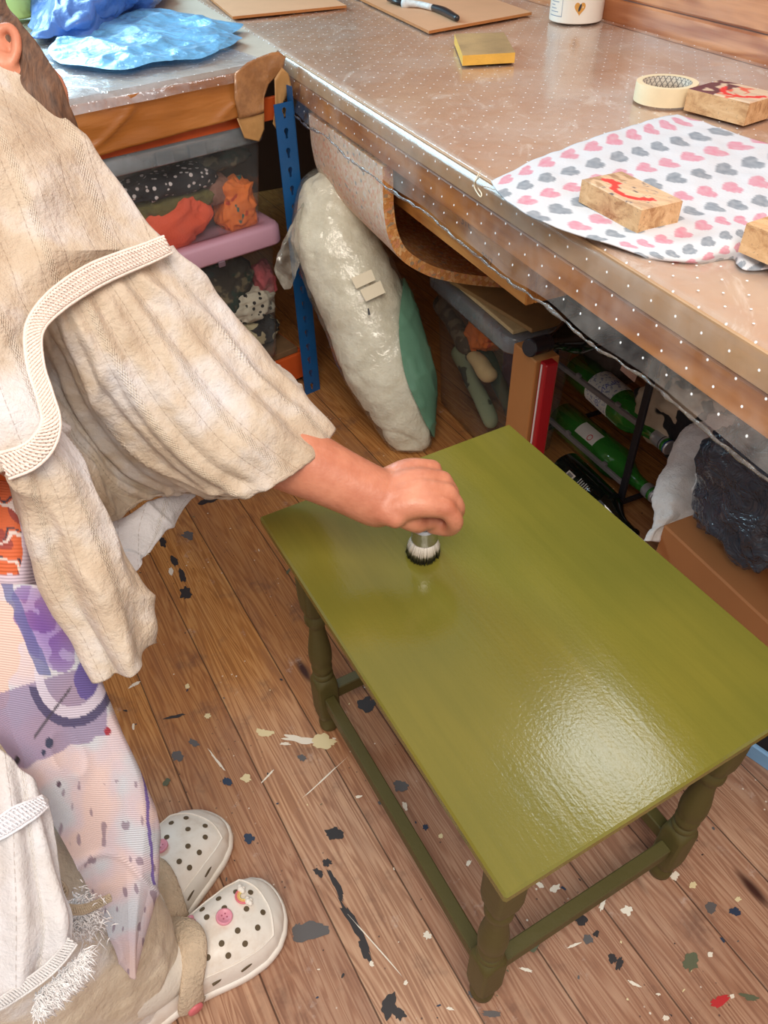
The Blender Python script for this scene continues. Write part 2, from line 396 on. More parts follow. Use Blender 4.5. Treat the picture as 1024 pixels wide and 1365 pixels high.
def stain(x,y,lx,ly,ang,mi,seed,rough=.5,n=26):
    p=P(x,y,0); a=P(x+math.cos(ang)*lx,y+math.sin(ang)*lx,0)-p; b=P(x-math.sin(ang)*ly,y+math.cos(ang)*ly,0)-p
    v=[]
    for k in range(n):
        t=2*PI*k/n; r=1+rough*(mn.noise(Vector((math.cos(t)*1.7+seed,math.sin(t)*1.7,seed)))+.7*mn.noise(Vector((math.cos(t)*4.5+seed,math.sin(t)*4.5,seed))))
        q=p+a*math.cos(t)*r+b*math.sin(t)*r; v.append((q[0],q[1],.0004+.0001*mi+(seed%97)*.0000009))
    mb.add(v,[tuple(range(n))],mi)
k=0
for (x,y,lx,ly,an,mi) in [(448,1180,26,4,1.1,1),(470,1230,38,5,1.05,1),(487,1268,16,5,1.1,1),(412,1240,26,12,-.2,2),(424,1163,7,4,.9,1),
 (518,1340,10,16,.2,1),(530,1350,12,7,.8,1),(400,986,24,5,.15,3),(433,990,15,10,.1,4),(352,977,12,5,.2,4),(380,992,6,2,0,3),(403,1010,5,4,0,2),
 (333,1118,7,6,.5,5),(303,1042,6,5,.2,5),(258,990,7,5,.4,2),(237,1008,8,7,.9,2),(222,1043,6,4,-.8,7),(234,955,14,2,-.2,1),(352,1290,4,3,.4,5),(395,1240,5,9,.3,2),
 (248,790,7,8,.3,1),(243,768,4,9,-.4,1),(232,748,4,8,-.4,1),(217,722,4,7,-.4,1),(228,762,3,5,0,3),(250,714,8,5,0,2),(278,668,14,3,-.3,1),
 (776,1227,9,7,.4,1),(795,1245,4,5,.2,1),(784,1252,7,6,.4,2),(817,1278,5,7,-.3,1),(826,1285,4,9,.2,1),(980,1215,8,6,.3,5),(948,1210,7,8,-.4,2),(920,1285,10,12,.2,7),
 (962,1333,14,6,-.5,6),(955,1337,8,4,.3,6),(999,1330,12,4,.3,7),(899,1167,6,6,.2,3),(924,1180,5,4,.1,4),(836,1214,7,6,.3,3),(803,1206,3,8,.4,3),(740,1185,7,5,-.5,3),(720,1180,5,3,.6,3),
 (846,1312,10,2,.5,3),(764,1261,9,2,-.4,3),(702,1293,8,2,.3,3),(984,1199,4,3,0,4),(947,1273,3,4,0,3),(976,1328,3,3,0,3),
 (436,1150,6,5,0,1),(446,1112,11,8,.2,1),(490,940,12,10,.4,1),(512,1070,8,6,.4,2),(535,1048,10,8,0,2),(540,1075,3,7,-.3,3),(567,1103,4,4,0,5),(587,1115,3,3,0,4),(625,1150,3,4,.5,3),(570,1247,5,5,.2,3),(495,1285,3,4,0,3),(541,1310,3,3,0,3),
 (290,1015,18,1.5,.9,3),(328,1038,7,5,.7,4),(357,1035,12,1.2,-.8,3),(179,913,8,2,-.5,3),(250,915,3,3,.4,4),(277,954,4,4,0,4),(500,1260,60,1,.85,3),(430,1040,35,.9,-.75,3),
 (190,1310,3,3,0,1),(630,1325,6,4,.4,2),(655,1352,14,4,.1,2),(708,1258,10,14,.9,7),(888,1357,4,3,0,3),(600,1345,5,2,.3,3)]:
    k+=1; stain(x,y,lx,ly,an,mi,k*3.3)
rr=random.Random(3)
for i in range(120):
    x=rr.uniform(150,1020); y=rr.uniform(640,1360); s=rr.choice([.8,1.0,1.3,1.6,2.2]); stain(x,y,s*rr.uniform(.8,2.2),s*.8,rr.uniform(0,3),rr.choice([1,1,2,3,3,4,5,7]),i*2.1+50,.5,9)
floor=obj('floor',mb.v,mb.f,None,None,smooth=False,mats=pm,fm=mb.m); tag(floor,kind='structure')
# --- plank walls
pine_wall=wood('pine_cladding',(214,150,104),(150,82,46),plane=(0,0,-BA),gs=.8,ring=46,rough=.38,coat=.25,bs=.3)
mb=MB(); z=.0
for zt in [.27,.52,.735,.787,.92,1.055,1.19,1.32,1.45,1.58,1.71,1.84,1.97,2.1,2.23,2.36,2.5]:
    c,a,b,h=bbox(-1.4,1.9,.712,.732,z+.001,zt-.001); v,f=boxg(c,a,b,h,.004); mb.add(v,f); z=zt
wr=obj('wall_right',mb.v,mb.f,pine_wall,smooth=False); fixn(wr); tag(wr,kind='structure')
white_wall=simple('shade_brown_wall',(96,78,64),.8,.08,3)  # wall coloured dark brown to give the shade behind the shelving post
mb=MB()
WU=-1.35
for (v1,v2,z1,z2) in [(-2.4,.712,0,1.02),(-2.4,-1.7,1.02,2.2),(-.25,.712,1.02,2.2),(-2.4,.712,2.2,2.5)]:
    c,a,b,h=bbox(WU-.05,WU,v1,v2,z1,z2); v,f=boxg(c,a,b,h,0); mb.add(v,f)
wf=obj('wall_back',mb.v,mb.f,white_wall,smooth=False); fixn(wf); tag(wf,kind='structure')
fr_m=simple('white_window_paint',(230,230,226),.4,.03); 
wn_=tag(thing('window_1',None,None,B(WU-.03,-.97,1.02)),kind='structure')
mb=MB()
for (v1,v2,z1,z2) in [(-1.7,-1.65,1.02,2.2),(-.3,-.25,1.02,2.2),(-1.0,-.95,1.07,2.15),(-1.65,-.3,1.02,1.07),(-1.65,-.3,2.15,2.2)]:
    c,a,b,h=bbox(WU-.05,WU-.01,v1,v2,z1,z2); v,f=boxg(c,a,b,h,.004); mb.add(v,f)
fixn(obj('window_frame',mb.v,mb.f,fr_m,wn_,smooth=False))
c,a,b,h=bbox(WU-.035,WU-.031,-1.65,-.3,1.07,2.15); boxo('window_pane',c,a,b,h,clear('window_glass',opac=0,bs=0,rough=.01),wn_,0)

# ================================================================== RIGHT WORKBENCH
kraft=NT('kraft_paper_worktop'); co=kraft.coord(); n1=kraft.noise(co,4,5,.6); 
kc=kraft.ramp(n1,[(.3,(176,136,110)),(.55,(190,154,128)),(.75,(198,172,150))])
sm=kraft.mask(kraft.noise(kraft.mapping(co,(1.6,.8,1),(0,0,1.1)),9,7,.72,1.8),.53,.70); kc=kraft.mix(kraft.math('MULTIPLY',sm,.65),kc,lin((226,212,200)))
gr=kraft.mask(kraft.noise(kraft.mapping(co,(1,1,1),(0,0,0),(4,4,0)),3,4,.7),.5,.8); kc=kraft.mix(kraft.math('MULTIPLY',gr,.35),kc,lin((150,104,70)))
kraft.set(color=kc,rough=.7)
bench=thing('workbench','long right-hand workbench covered in brown paper, meeting the lower left counter at the corner','workbench',B(.4,.3,0))
c,a,b,h=bbox(-1.34,1.75,0,.71,.700,.740); boxo('worktop',c,a,b,h,kraft.m,bench,.004)
railm=wood('bench_rail_pine',(196,128,62),(140,78,30),plane=(0,0,-BA),gs=.9,rough=.5)
edge_m=simple('worn_board_edge',(176,140,104),.6,.15,14)
c,a,b,h=bbox(-.02,1.75,-.004,0,.704,.738); boxo('edge_strip',c,a,b,h,edge_m,bench,.001)
c,a,b,h=bbox(-.02,1.75,.0,.022,.662,.700); boxo('front_rail',c,a,b,h,railm,bench,.002)
c,a,b,h=bbox(-.02,1.75,.0,.02,.655,.662)
for uu in (.02,1.70):
    c,a,b,h=bbox(uu-.025,uu+.025,.62,.68,0,.70); boxo('leg',c,a,b,h,railm,bench,.003)
c,a,b,h=bbox(1.69,1.74,.03,.08,0,.70); boxo('leg',c,a,b,h,railm,bench,.003)
# --- clear dotted plastic cover, draped over the front edge
DOTS=(.036,.036,.00135)
plas=clear('dotted_clear_vinyl',(252,251,250),.16,.17,DOTS,bs=.16,bscale=9,bd=.006,milky=(232,224,216),fres=1.36,haze=.0)
plas_l=clear('dotted_clear_vinyl_bluish',(246,246,250),.30,.12,DOTS,bs=.45,bscale=14,bd=.01,milky=(225,228,236),fres=1.5,haze=.05)
def cover():
    prof=[(.700,.7475),(.69,.7425)]+[(v,.7420) for v in np.linspace(.66,.03,34)]+[(.012,.7422),(.006,.7416),(.001,.7395),(-.0035,.7355),(-.0075,.7305),(-.0095,.725)]+[(-.010-.0008*i,.725-.0086*(i+1)) for i in range(8)]
    s=[0]; 
    for a,b in zip(prof[:-1],prof[1:]): s.append(s[-1]+math.hypot(a[0]-b[0],a[1]-b[1]))
    us=np.linspace(-1.2,1.72,330); v=[];uvs=[]
    for u in us:
        for i,(vv,zz) in enumerate(prof):
            n=mn.noise(Vector((u*5,vv*7,1.3)))+.5*mn.noise(Vector((u*14,vv*11,3.3)))
            dz=0;dv=0;zz2=zz
            if i<=36: 
                e=min(1,i/3.)*min(1,max(0,(vv-.01)/.05)); r=max(0,1-abs(mn.noise(Vector((u*2.3+vv*3.,vv*2.6-u*1.2,8)))*9)); dz=e*(.0006*abs(n)+.0022*r*r)
            else:
                k=max(0,(i-41)/8.); dv=-.004*k*(1+1.0*n)-.007*k**2*(.6+mn.noise(Vector((u*9,0,4))))
                if k>.6: zz2=zz+(k-.6)*.03*mn.noise(Vector((u*6.5,2,0)))
            if u<0 and i>36: dv=min(dv,0)
            p=B(u,vv+dv,zz2+dz); v.append(p); uvs.append((u+.2*vv,s[i]))
    nu,nv=len(us),len(prof); f=[]
    for q in gfaces(nu,nv):
        i=q[0]//nv; j=q[0]%nv
        if us[i]<-.03 and j>38: continue
        f.append(q)
    return v,f,uvs
v,f,uvs=cover()
cv=obj('plastic_tablecloth',v,f,plas,uvs=uvs); tag(cv,'clear vinyl sheet with white dots over the right workbench, hanging past its front edge','tablecloth')
# hem: crinkled rolled lower edge
hm_=[];hr_=[]
for i,u in enumerate(np.linspace(-.02,1.70,700)):
    k=mn.noise(Vector((u*9,0,4))); n=mn.noise(Vector((u*5,.0,1.3))); hm_.append(B(u,-.021-.006*(.6+k)+.003*mn.noise(Vector((u*45,7,0))),.655+.012*mn.noise(Vector((u*6.5,2,0)))-.0045)); hr_.append(.0013+.0022*mn.noise(Vector((u*23,3,0)))+.0010*mn.noise(Vector((u*90,3,0))))
vv_,ff_=tube(hm_,np.maximum(.0008,hr_),8,flat=1.6); fixn(obj('gathered_hem',vv_,ff_,clear('gathered_vinyl_hem',(225,225,228),.4,.12,None,bs=.9,bscale=60,bd=.004,milky=(150,140,132),fres=1.4,haze=.08),cv))
# ================================================================== LEFT SHELVING (blue post, orange beams) with counter
blue=simple('blue_enamelled_steel',(22,84,140),.38,.08,20,.1)
orange=simple('orange_enamelled_steel',(205,88,36),.4,.1,15,.1)
shelf=thing('shelving_unit','blue and orange steel shelving unit carrying the left counter, with keyhole slots in its post','shelving',L(.4,.3,0))
board_m=simple('pale_counter_board',(196,184,168),.55,.08,6)
TL=.70
c,a,b,h=lbox(.0,1.3,.004,1.0,TL,.739); 
cor=[L(.0,.004,0),L(1.35,.004,0),L(1.35,1.05,0)]
# counter polygon closes against the right bench front line
cc=B(-1.3,-.003,0); c1=B(-.06,-.003,0)
poly=[L(.02,.004,0),L(1.35,.004,0),L(1.35,1.2,0),cc,c1]
v=[(p[0],p[1],TL) for p in poly]+[(p[0],p[1],.7385) for p in poly]; n=len(poly)
f=[tuple(range(n))[::-1],tuple(range(n,2*n))]+[(i,(i+1)%n,(i+1)%n+n,i+n) for i in range(n)]
fixn(obj('counter_board',v,f,board_m,shelf,smooth=False))
for (zz) in ((.630,.672),(.012,.082)):
    mbb=MB()
    c,a,b,h=lbox(-.0,1.3,.012,.022,zz[0],zz[1]); v,f=boxg(c,a,b,h,.001); mbb.add(v,f)
    c,a,b,h=lbox(-.0,1.3,.022,.05,zz[1]-.012,zz[1]-.009); v,f=boxg(c,a,b,h,0); mbb.add(v,f)
    fixn(obj('beam',mbb.v,mbb.f,orange,shelf,smooth=False))
c,a,b,h=lbox(-.0,.012,.03,.6,.012,.082); boxo('side_beam',c,a,b,h,orange,shelf,.001)
chip=simple('chipboard_shelf',(120,90,60),.8,.2,30)
c,a,b,h=lbox(.01,1.3,.03,.62,.076,.092); boxo('shelf_board',c,a,b,h,chip,shelf,.001)
# post with keyhole slots (real openings)
def post(base,ex,ey,z1,z2,w):
    mbp=MB(); pitch=.0375; nz_=int((z2-z1)/pitch); ca_=math.atan2(pitch/2,w/2); TS=sorted([2*PI*k/20 for k in range(20)]+[ca_,PI-ca_,PI+ca_,2*PI-ca_]); N=24
    ex=np.asarray(ex); 
    for i in range(nz_):
        zc=z1+(i+.5)*pitch; outer=[];inner=[]
        for k in range(N):
            t=TS[k]; c_,s_=math.cos(t),math.sin(t); m=max(abs(c_)/(w/2),abs(s_)/(pitch/2)); outer.append((c_/m,s_/m))
            # keyhole: big round top, narrow lower slot
            if s_>-.2: q=(c_*.0052,s_*.0062+.0045)
            else: 
                hw=.0026; q=(max(-hw,min(hw,c_*.0052)),-.0095 if s_<-.75 else -.0095*(-s_))
            inner.append(q)
        for side in (0,1):
            o=[base+ex*a+np.array([0,0,zc+b])-(np.asarray(ey)*.0018*side) for a,b in outer+inner]
            mbp.add(o,[(k,(k+1)%N,N+(k+1)%N,N+k) for k in range(N)])
        o=[base+ex*a+np.array([0,0,zc+b])-(np.asarray(ey)*.0018*s) for s in (0,1) for a,b in inner]
        mbp.add(o,[(k,(k+1)%N,N+(k+1)%N,N+k) for k in range(N)])
    return mbp
pb=P(417,523,0)+np.array([*LN,0])*.0; pb[2]=0
mbp=post(pb,np.array([-LW[0],-LW[1],0]),np.array([LN[0],LN[1],0])*-1,.0,.70,.044)
q=pb+np.array([LW[0],LW[1],0])*-.022
v,f=boxg(q+np.array([LN[0],LN[1],0])*.02+np.array([0,0,.35]),np.array([LW[0],LW[1],0])*.0009,np.array([LN[0],LN[1],0])*.02,np.array([0,0,.35])); mbp.add(v,f)
fixn(obj('post',mbp.v,mbp.f,blue,shelf,smooth=False))
# tape round the counter edge
tape_m=NT('brown_parcel_tape'); co=tape_m.coord(); n=tape_m.noise(tape_m.mapping(co,(1,1,2)),5,2,.5,0.)
tape_m.set(color=tape_m.ramp(n,[(.3,(150,92,42)),(.55,(166,104,48)),(.8,(186,126,68))]),rough=.28,normal=tape_m.bump(tape_m.noise(tape_m.mapping(co,(1,1,5)),14,3,.5,.3),.35,.006)); tape_m=tape_m.m
def strip(name,p00,p01,p10,p11,mat,parent,amp=.003,fs=25,seed=0,nu=14,nv=70,thick=.0004,nrm=None,ridge=0):
    g=np.array([[np.asarray(p00)*(1-a)*(1-b)+np.asarray(p01)*(1-a)*b+np.asarray(p10)*a*(1-b)+np.asarray(p11)*a*b for b in np.linspace(0,1,nv)] for a in np.linspace(0,1,nu)])
    nn=gnorm(g); s=np.sign((nn*(CAM-g)).sum()); nn*=s
    for i in range(nu):
        for j in range(nv):
            q=g[i,j]; g[i,j]=q+nn[i,j]*(amp*(.5+nz(q*np.array([1,1,2.2]),fs,seed))+ridge*max(0,1-abs(nz(q*np.array([1,1,3.5]),fs*.35,seed+3))*7)**2)
    lu=np.linalg.norm(np.asarray(p10)-p00); lv=np.linalg.norm(np.asarray(p01)-p00)
    o=obj(name,g.reshape(-1,3),gfaces(nu,nv),mat,parent,uvs=[(j/(nv-1)*lv,i/(nu-1)*lu) for i in range(nu) for j in range(nv)])
    if thick: m=o.modifiers.new('Solidify','SOLIDIFY'); m.thickness=thick
    return o
ft=strip('edge_tape',L(.035,-.002,.731),L(1.25,-.004,.730),L(.06,-.006,.658),L(1.25,-.012,.610),tape_m,shelf,.006,14,1,22,140,ridge=.006)
# clear cover on left counter
def lcover():
    prof=[(t,.7405) for t in np.linspace(.7,.03,26)]+[(.01,.7405),(.0,.739),(-.007,.734),(-.010,.729),(-.012,.724),(-.014,.718)]
    ss=np.linspace(0.03,1.3,150); v=[];uvs=[]; 
    for s in ss:
        for i,(t,z) in enumerate(prof):
            # keep on the left side of the right bench line
            p=L(s,t,z); 
            vv=(p[:2]-C0)@V
            if vv>-.006: p=p-np.array([V[0],V[1],0])*(vv+.006)
            if i<26: p[2]+=.0015+.002*abs(mn.noise(Vector((s*16,t*14,0))))+.004*max(0,1-abs(mn.noise(Vector((s*4+t*3,t*5,2)))*7))**2
            else: p=p-np.array([LN[0],LN[1],0])*.003*(1+mn.noise(Vector((s*20,i*.3,0))))
            v.append(p); uvs.append((s,i*.03 if i<26 else .75+(i-26)*.009))
    return v,gfaces(len(ss),len(prof)),uvs
v,f,uvs=lcover()
lc=obj('plastic_tablecloth',v,f,plas_l,uvs=uvs); tag(lc,'wrinkled clear plastic sheet taped over the left counter','tablecloth')
# torn tape pieces at the corner (parts of the shelving's taping)
tp2=simple('matt_tan_tape',(184,138,84),.5,.12,18,.3)
def pxpoly(name,pts,dep,mat,parent,seed=0,amp=.003,thick=.0005):
    """torn piece: polygon outline at real depth, fan filled with subdivided rings"""
    pts=np.array([W(x,y,dep[i] if hasattr(dep,'__len__') else dep) for i,(x,y) in enumerate(pts)]); c=pts.mean(0); n=len(pts); rings=[]
    M=8
    g=[c]+[c+(p-c)*k/M for k in range(1,M+1) for p in pts]; nrm=np.cross(pts[1]-pts[0],pts[n//2]-pts[0]); nrm/=np.linalg.norm(nrm)
    g=[q+nrm*amp*nz(q,60,seed) for q in g]
    f=[(0,1+k,1+(k+1)%n) for k in range(n)]+[(1+i*n+k,1+(i+1)*n+k,1+(i+1)*n+(k+1)%n,1+i*n+(k+1)%n) for i in range(M-1) for k in range(n)]
    o=obj(name,g,f,mat,parent); fixn(o); m=o.modifiers.new('Solidify','SOLIDIFY'); m.thickness=thick; return o
def dz(x,y,p):  # depth of plane through left bench front
    d=ray(x,y); n=np.array([LN[0],LN[1],0]); return ((np.array([*(LA+LN*p),0])-CAM)@n)/(d@n)
pts=[(376,90),(384,98),(392,128),(386,130),(387,150),(377,158),(379,165),(368,172),(364,165),(367,142),(366,105)]
pxpoly('loose_tape',pts,[dz(x,y,-.03) for x,y in pts],tp2,shelf,3)
pts=[(312,98),(330,83),(345,76),(362,70),(372,69),(381,76),(378,90),(368,102),(358,112),(352,130),(352,150),(335,155),(318,158),(313,130)]
pxpoly('corner_tape',pts,[dz(x,y,-.018) for x,y in pts],clear('thin_tan_tape',(226,190,150),.5,.16,None,bs=.6,bscale=30,bd=.006,milky=(176,126,82),fres=1.5,haze=.62),shelf,6,.0015,.0003)
pts=[(316,158),(352,150),(352,172),(346,189),(326,184)]
pxpoly('hanging_tape',pts,[dz(x,y,-.016) for x,y in pts],tp2,shelf,8)
# ================================================================== GREEN SIDE TABLE
green=NT('wet_olive_paint'); co=green.coord(); v=green.mapping(co,(1,1,1),(0,0,1.0824))
st=green.noise(green.mapping(v,(4,60,1)),1.,5,.65); st2=green.noise(green.mapping(v,(9,190,1)),1.,3,.6); bl=green.noise(v,3.2,3,.5)
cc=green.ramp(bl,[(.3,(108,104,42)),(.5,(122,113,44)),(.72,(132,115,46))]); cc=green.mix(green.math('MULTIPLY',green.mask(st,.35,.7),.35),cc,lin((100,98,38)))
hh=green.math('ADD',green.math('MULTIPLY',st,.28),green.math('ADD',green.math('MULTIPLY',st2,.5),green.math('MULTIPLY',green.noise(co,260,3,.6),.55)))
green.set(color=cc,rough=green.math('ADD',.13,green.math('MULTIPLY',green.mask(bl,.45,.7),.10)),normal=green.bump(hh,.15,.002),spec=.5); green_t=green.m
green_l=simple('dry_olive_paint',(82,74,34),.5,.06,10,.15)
YAW=-1.0824; ta=np.array([math.cos(YAW),math.sin(YAW),0]); tb=np.array([-ta[1],ta[0],0]); TC=np.array([-.1549,.6896,0]); TW,TLn,TI=.3802,.5176,.0414
def T(a,b,z): return TC+ta*a+tb*b+np.array([0,0,z])
table=thing('side_table','small rectangular table freshly painted olive green with turned legs, in the middle of the floor','table',T(TLn/2,TW/2,0))
v,f=boxg(T(TLn/2,TW/2,.4435),ta*TLn/2,tb*TW/2,np.array([0,0,.0065]),.0022); o=fixn(obj('tabletop',v,f,green_t,table,smooth=False))
def leg_mesh(ca,cb):
    H=.0168; rings=[]; N=32
    def sq(r,z,k):  # k=1 square, 0 circle of radius r ; square half side H
        out=[]
        for i in range(N):
            t=2*PI*(i+.5)/N; c_,s_=math.cos(t),math.sin(t); m=H/max(abs(c_),abs(s_)); m=min(m,r if k>0 else r); rad=m if k>0 else r
            out.append(T(ca+c_*rad,cb+s_*rad,z))
        return out
    R=H*1.42
    prof=[(.0125,0,0),(.0150,.004,0),(.0158,.014,0),(.0145,.026,0),(.0128,.032,0),
      (.0140,.034,1),(.0200,.041,1),(R,.052,1),(R,.120,1),(.0205,.128,1),(.0165,.134,1),
      (.0140,.137,0),(.0150,.139,0),(.0158,.143,0),(.0150,.147,0),(.0132,.149,0),(.0132,.152,0),(.0150,.155,0),(.0156,.161,0),(.0148,.167,0),(.0142,.170,0),(.0165,.178,0),(.0172,.192,0),(.0165,.206,0),(.0145,.222,0),(.0122,.238,0),(.0112,.252,0),(.0112,.258,0),
      (.0135,.262,0),(.0158,.267,0),(.0160,.274,0),(.0150,.280,0),(.0135,.284,0),(.0150,.286,1),(.0200,.294,1),(R,.308,1),(R,.4369,1)]
    for r,z,k in prof: rings.append(sq(r,z,k))
    v=[p for q in rings for p in q]; m=len(rings); f=gfaces(m,N,False,True); f.append(tuple(range(N))); f.append(tuple((m-1)*N+i for i in range(N)))
    return v,f
for a_ in (TI,TLn-TI):
    for b_ in (TI,TW-TI):
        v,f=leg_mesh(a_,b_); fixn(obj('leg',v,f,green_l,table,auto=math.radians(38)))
for b_ in (TI,TW-TI):
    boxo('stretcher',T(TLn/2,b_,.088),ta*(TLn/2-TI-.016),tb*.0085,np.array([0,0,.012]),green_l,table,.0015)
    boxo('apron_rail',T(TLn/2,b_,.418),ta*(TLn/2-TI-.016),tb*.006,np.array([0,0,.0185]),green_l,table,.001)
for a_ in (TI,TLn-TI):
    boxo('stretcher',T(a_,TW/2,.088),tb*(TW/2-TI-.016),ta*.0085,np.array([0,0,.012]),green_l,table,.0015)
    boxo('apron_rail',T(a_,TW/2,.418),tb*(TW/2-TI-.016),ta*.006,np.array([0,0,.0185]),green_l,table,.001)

# ================================================================== THINGS ON THE RIGHT WORKBENCH
ZT=.7455
mdf=simple('mdf_board',(208,160,122),.65,.05,10,.1); mdfe=simple('mdf_edge',(176,112,58),.7,.08,20)
def slab(name,corners,z1,z2,mt,me,label,cat,group=None):
    n=len(corners); v=[(p[0],p[1],z1) for p in corners]+[(p[0],p[1],z2) for p in corners]
    f=[tuple(range(n))[::-1],tuple(range(n,2*n))]+[(i,(i+1)%n,(i+1)%n+n,i+n) for i in range(n)]
    o=obj(name,v,f,None,None,smooth=False,mats=[mt,me],fm=[0,0]+[1]*n); fixn(o); tag(o,label,cat,group); return o
a=P(310,22,.751);b=P(462,7,.751); d=(b-a); e=np.array([-d[1],d[0],0])*1.1; sk=P(286,2,.751)-a
slab('mdf_board',[a,b,b+sk*4,a+sk*4],ZT,.751,mdf,mdfe,'thin brown board lying at the far corner where the two counters meet','board')
a=P(572,41,.751);b=P(709,16,.751); c=P(480,-3,.751)
slab('mdf_board',[a,b,b+(c-a)*1.3,a+(c-a)*1.3],ZT,.751,mdf,mdfe,'thin brown board on the right bench with a paint brush lying on it','board')
# brush lying on board
pb_=thing('paint_brush','worn paint brush with a white paint-crusted handle and black tip lying on the brown board','paint brush',P(560,10,.76))
wht=simple('crusted_white_paint',(205,206,206),.6,.25,60,.4); blk=simple('black_gloss_handle',(34,34,38),.3,.1)
q=lambda x,y,z=.759:P(x,y,z)
v,f=capsule([q(575,9),q(592,15),q(609,24)],[.0062,.0085,.0065],12); fixn(obj('handle_tip',v,f,blk,pb_))
v,f=tube(cr1(np.array([q(538,4),q(548,5),q(560,6),q(577,10)]),np.linspace(0,1,12)),[.011,.0115,.011,.0085,.0075,.0072,.007,.0068,.0066,.0065,.0065,.0065],14); fixn(obj('handle',v,f,wht,pb_))
v,f=tube([q(522,-2),q(530,1),q(539,4)],[.014,.0125,.011],14,flat=.5); fixn(obj('ferrule',v,f,blk,pb_))
# gold sanding block
yel=simple('yellow_foam',(222,172,74),.8,.08,40,.3,300); grt=simple('worn_abrasive_face',(166,136,92),.85,.3,9,.4,400)
sa,sb,sc_,sd=P(617,74,.762),P(687,70,.762),P(672,43,.762),P(606,45,.762)
slab('sanding_block',[sa,sb,sc_,sd],ZT,.762,grt,yel,'small flat sanding block with worn grey top and yellow foam sides','sanding block')
# tin
can=thing('paint_tin','white round tin with an orange heart and bee on its label against the plank wall','tin',P(767,26,ZT))
cc_=P(767,26,ZT); cr_=.5*np.linalg.norm(P(803,26,ZT)-P(732,26,ZT))
canm=simple('white_tin_label',(236,228,216),.35,.03); v,f=lathe(cc_,[(cr_*.93,0),(cr_*.985,.0015),(cr_,.005),(cr_,.13),(cr_*1.01,.132),(cr_*1.01,.138),(cr_*.98,.14)],48); fixn(obj('tin_body',v,f,canm,can,auto=.6))
v,f=lathe(cc_+np.array([0,0,.139]),[(cr_*.9,0),(cr_*.9,.003),(cr_*.8,.004)],48); fixn(obj('lid',v,f,simple('tin_lid',(205,205,205),.3,.05),can))
vd=CAM-cc_; th0=math.atan2(vd[1],vd[0])
def oncan(th,z,k=1.004): return cc_+np.array([cr_*k*math.cos(th0+th),cr_*k*math.sin(th0+th),z])
def canpoly(name,pts,mat,k=1.004):
    v=[oncan(a,z,k) for a,z in pts]; c=np.mean([(a,z) for a,z in pts],0); v.append(oncan(c[0],c[1],k)); n=len(pts)
    return obj(name,v,[(n,i,(i+1)%n) for i in range(n)],mat,can,smooth=False)
hp=[]
for i in range(28):
    t=2*PI*i/28; x=16*math.sin(t)**3; y=13*math.cos(t)-5*math.cos(2*t)-2*math.cos(3*t)-math.cos(4*t); hp.append((.12+x*.016*.78,.030+y*.00085))
canpoly('heart_print',hp,flatm('orange_print',(206,146,62),.5))
ink=flatm('dark_print',(40,42,48),.6); inkb=flatm('blue_grey_print',(96,118,150),.6)
canpoly('bee_print',[(.12+.055*math.cos(t),.031+.006*math.sin(t)+.004*math.cos(t)) for t in np.linspace(0,2*PI,12,endpoint=False)],ink,1.007)
mbl=MB()
def cbar(a1,a2,z1,z2,m=mbl):
    n=6; v=[oncan(a1+(a2-a1)*i/n,z1) for i in range(n+1)]+[oncan(a1+(a2-a1)*i/n,z2) for i in range(n+1)]; m.add(v,[(i,i+1,i+n+2,i+n+1) for i in range(n)])
for i in range(16):
    z=.020+i*.006
    if z<.115: cbar(-1.15,-.72-.1*(i%3),z,z+.0011)
cbar(-1.22,-.55,.0125,.0137); cbar(-.56,-.545,.012,.12)
obj('small_print',mbl.v,mbl.f,inkb,can,smooth=False)
# right-hand curved words (letters wrapped on the tin)
def curved_text(body,size,a0,z,mat,name):
    cu=bpy.data.curves.new('t','FONT'); cu.body=body; cu.size=1; t=bpy.data.objects.new('t',cu); COL.objects.link(t); bpy.context.view_layer.update(); me=bpy.data.meshes.new_from_object(t)
    v=[oncan(a0+x.co[0]*size/cr_,z+x.co[1]*size,1.005) for x in me.vertices]; f=[tuple(p.vertices) for p in me.polygons]; bpy.data.objects.remove(t)
    if v: obj(name,v,f,mat,can,smooth=False)
curved_text('All Ornamental',.0085,.36,.062,ink,'printed_words'); curved_text('Chalk & Mineral Paint',.0085,.30,.051,ink,'printed_words')
# masking tape roll
tr=thing('masking_tape_roll','roll of cream masking tape lying flat beside a red-stained block','tape roll',P(885,128,ZT))
tc=P(885,133,ZT); ro=.5*np.linalg.norm(P(926,128,ZT)-P(846,128,ZT)); ri=ro*.80
v,f=lathe(tc,[(ri,0),(ro,0),(ro*1.0,.002),(ro,.024),(ro*.995,.026),(ri,.026),(ri,0)],64,cap=False); fixn(obj('tape_wound',v,f,simple('cream_masking_tape',(232,214,178),.6,.04,30,.1),tr,auto=.6))
core=NT('printed_card_core'); uvs_=core.sep(core.coord('UV'))
def wv(a,b): return core.math('ABSOLUTE',core.math('SUBTRACT',core.math('FRACT',core.math('ADD',core.math('MULTIPLY',uvs_[0],a),core.math('MULTIPLY',uvs_[1],b))),.5))
m_=core.math('MAXIMUM',core.mask(wv(26,1.9),.40,.44),core.mask(wv(26,-1.9),.40,.44)); m2=core.math('MULTIPLY',core.mask(wv(104,0),.3,.32),core.mask(wv(0,6),.2,.22))
core.set(color=core.mix(m_,core.mix(core.math('MULTIPLY',m2,.7),lin((206,196,180)),lin((120,112,104))),lin((96,92,90))),rough=.7)
N=64; v=[];uvs=[];f=[]
for k in range(N+1):
    t=2*PI*k/N
    for j,z in enumerate((.0005,.0255)): v.append(tc+np.array([ri*.995*math.cos(t),ri*.995*math.sin(t),z])); uvs.append((k/N,j))
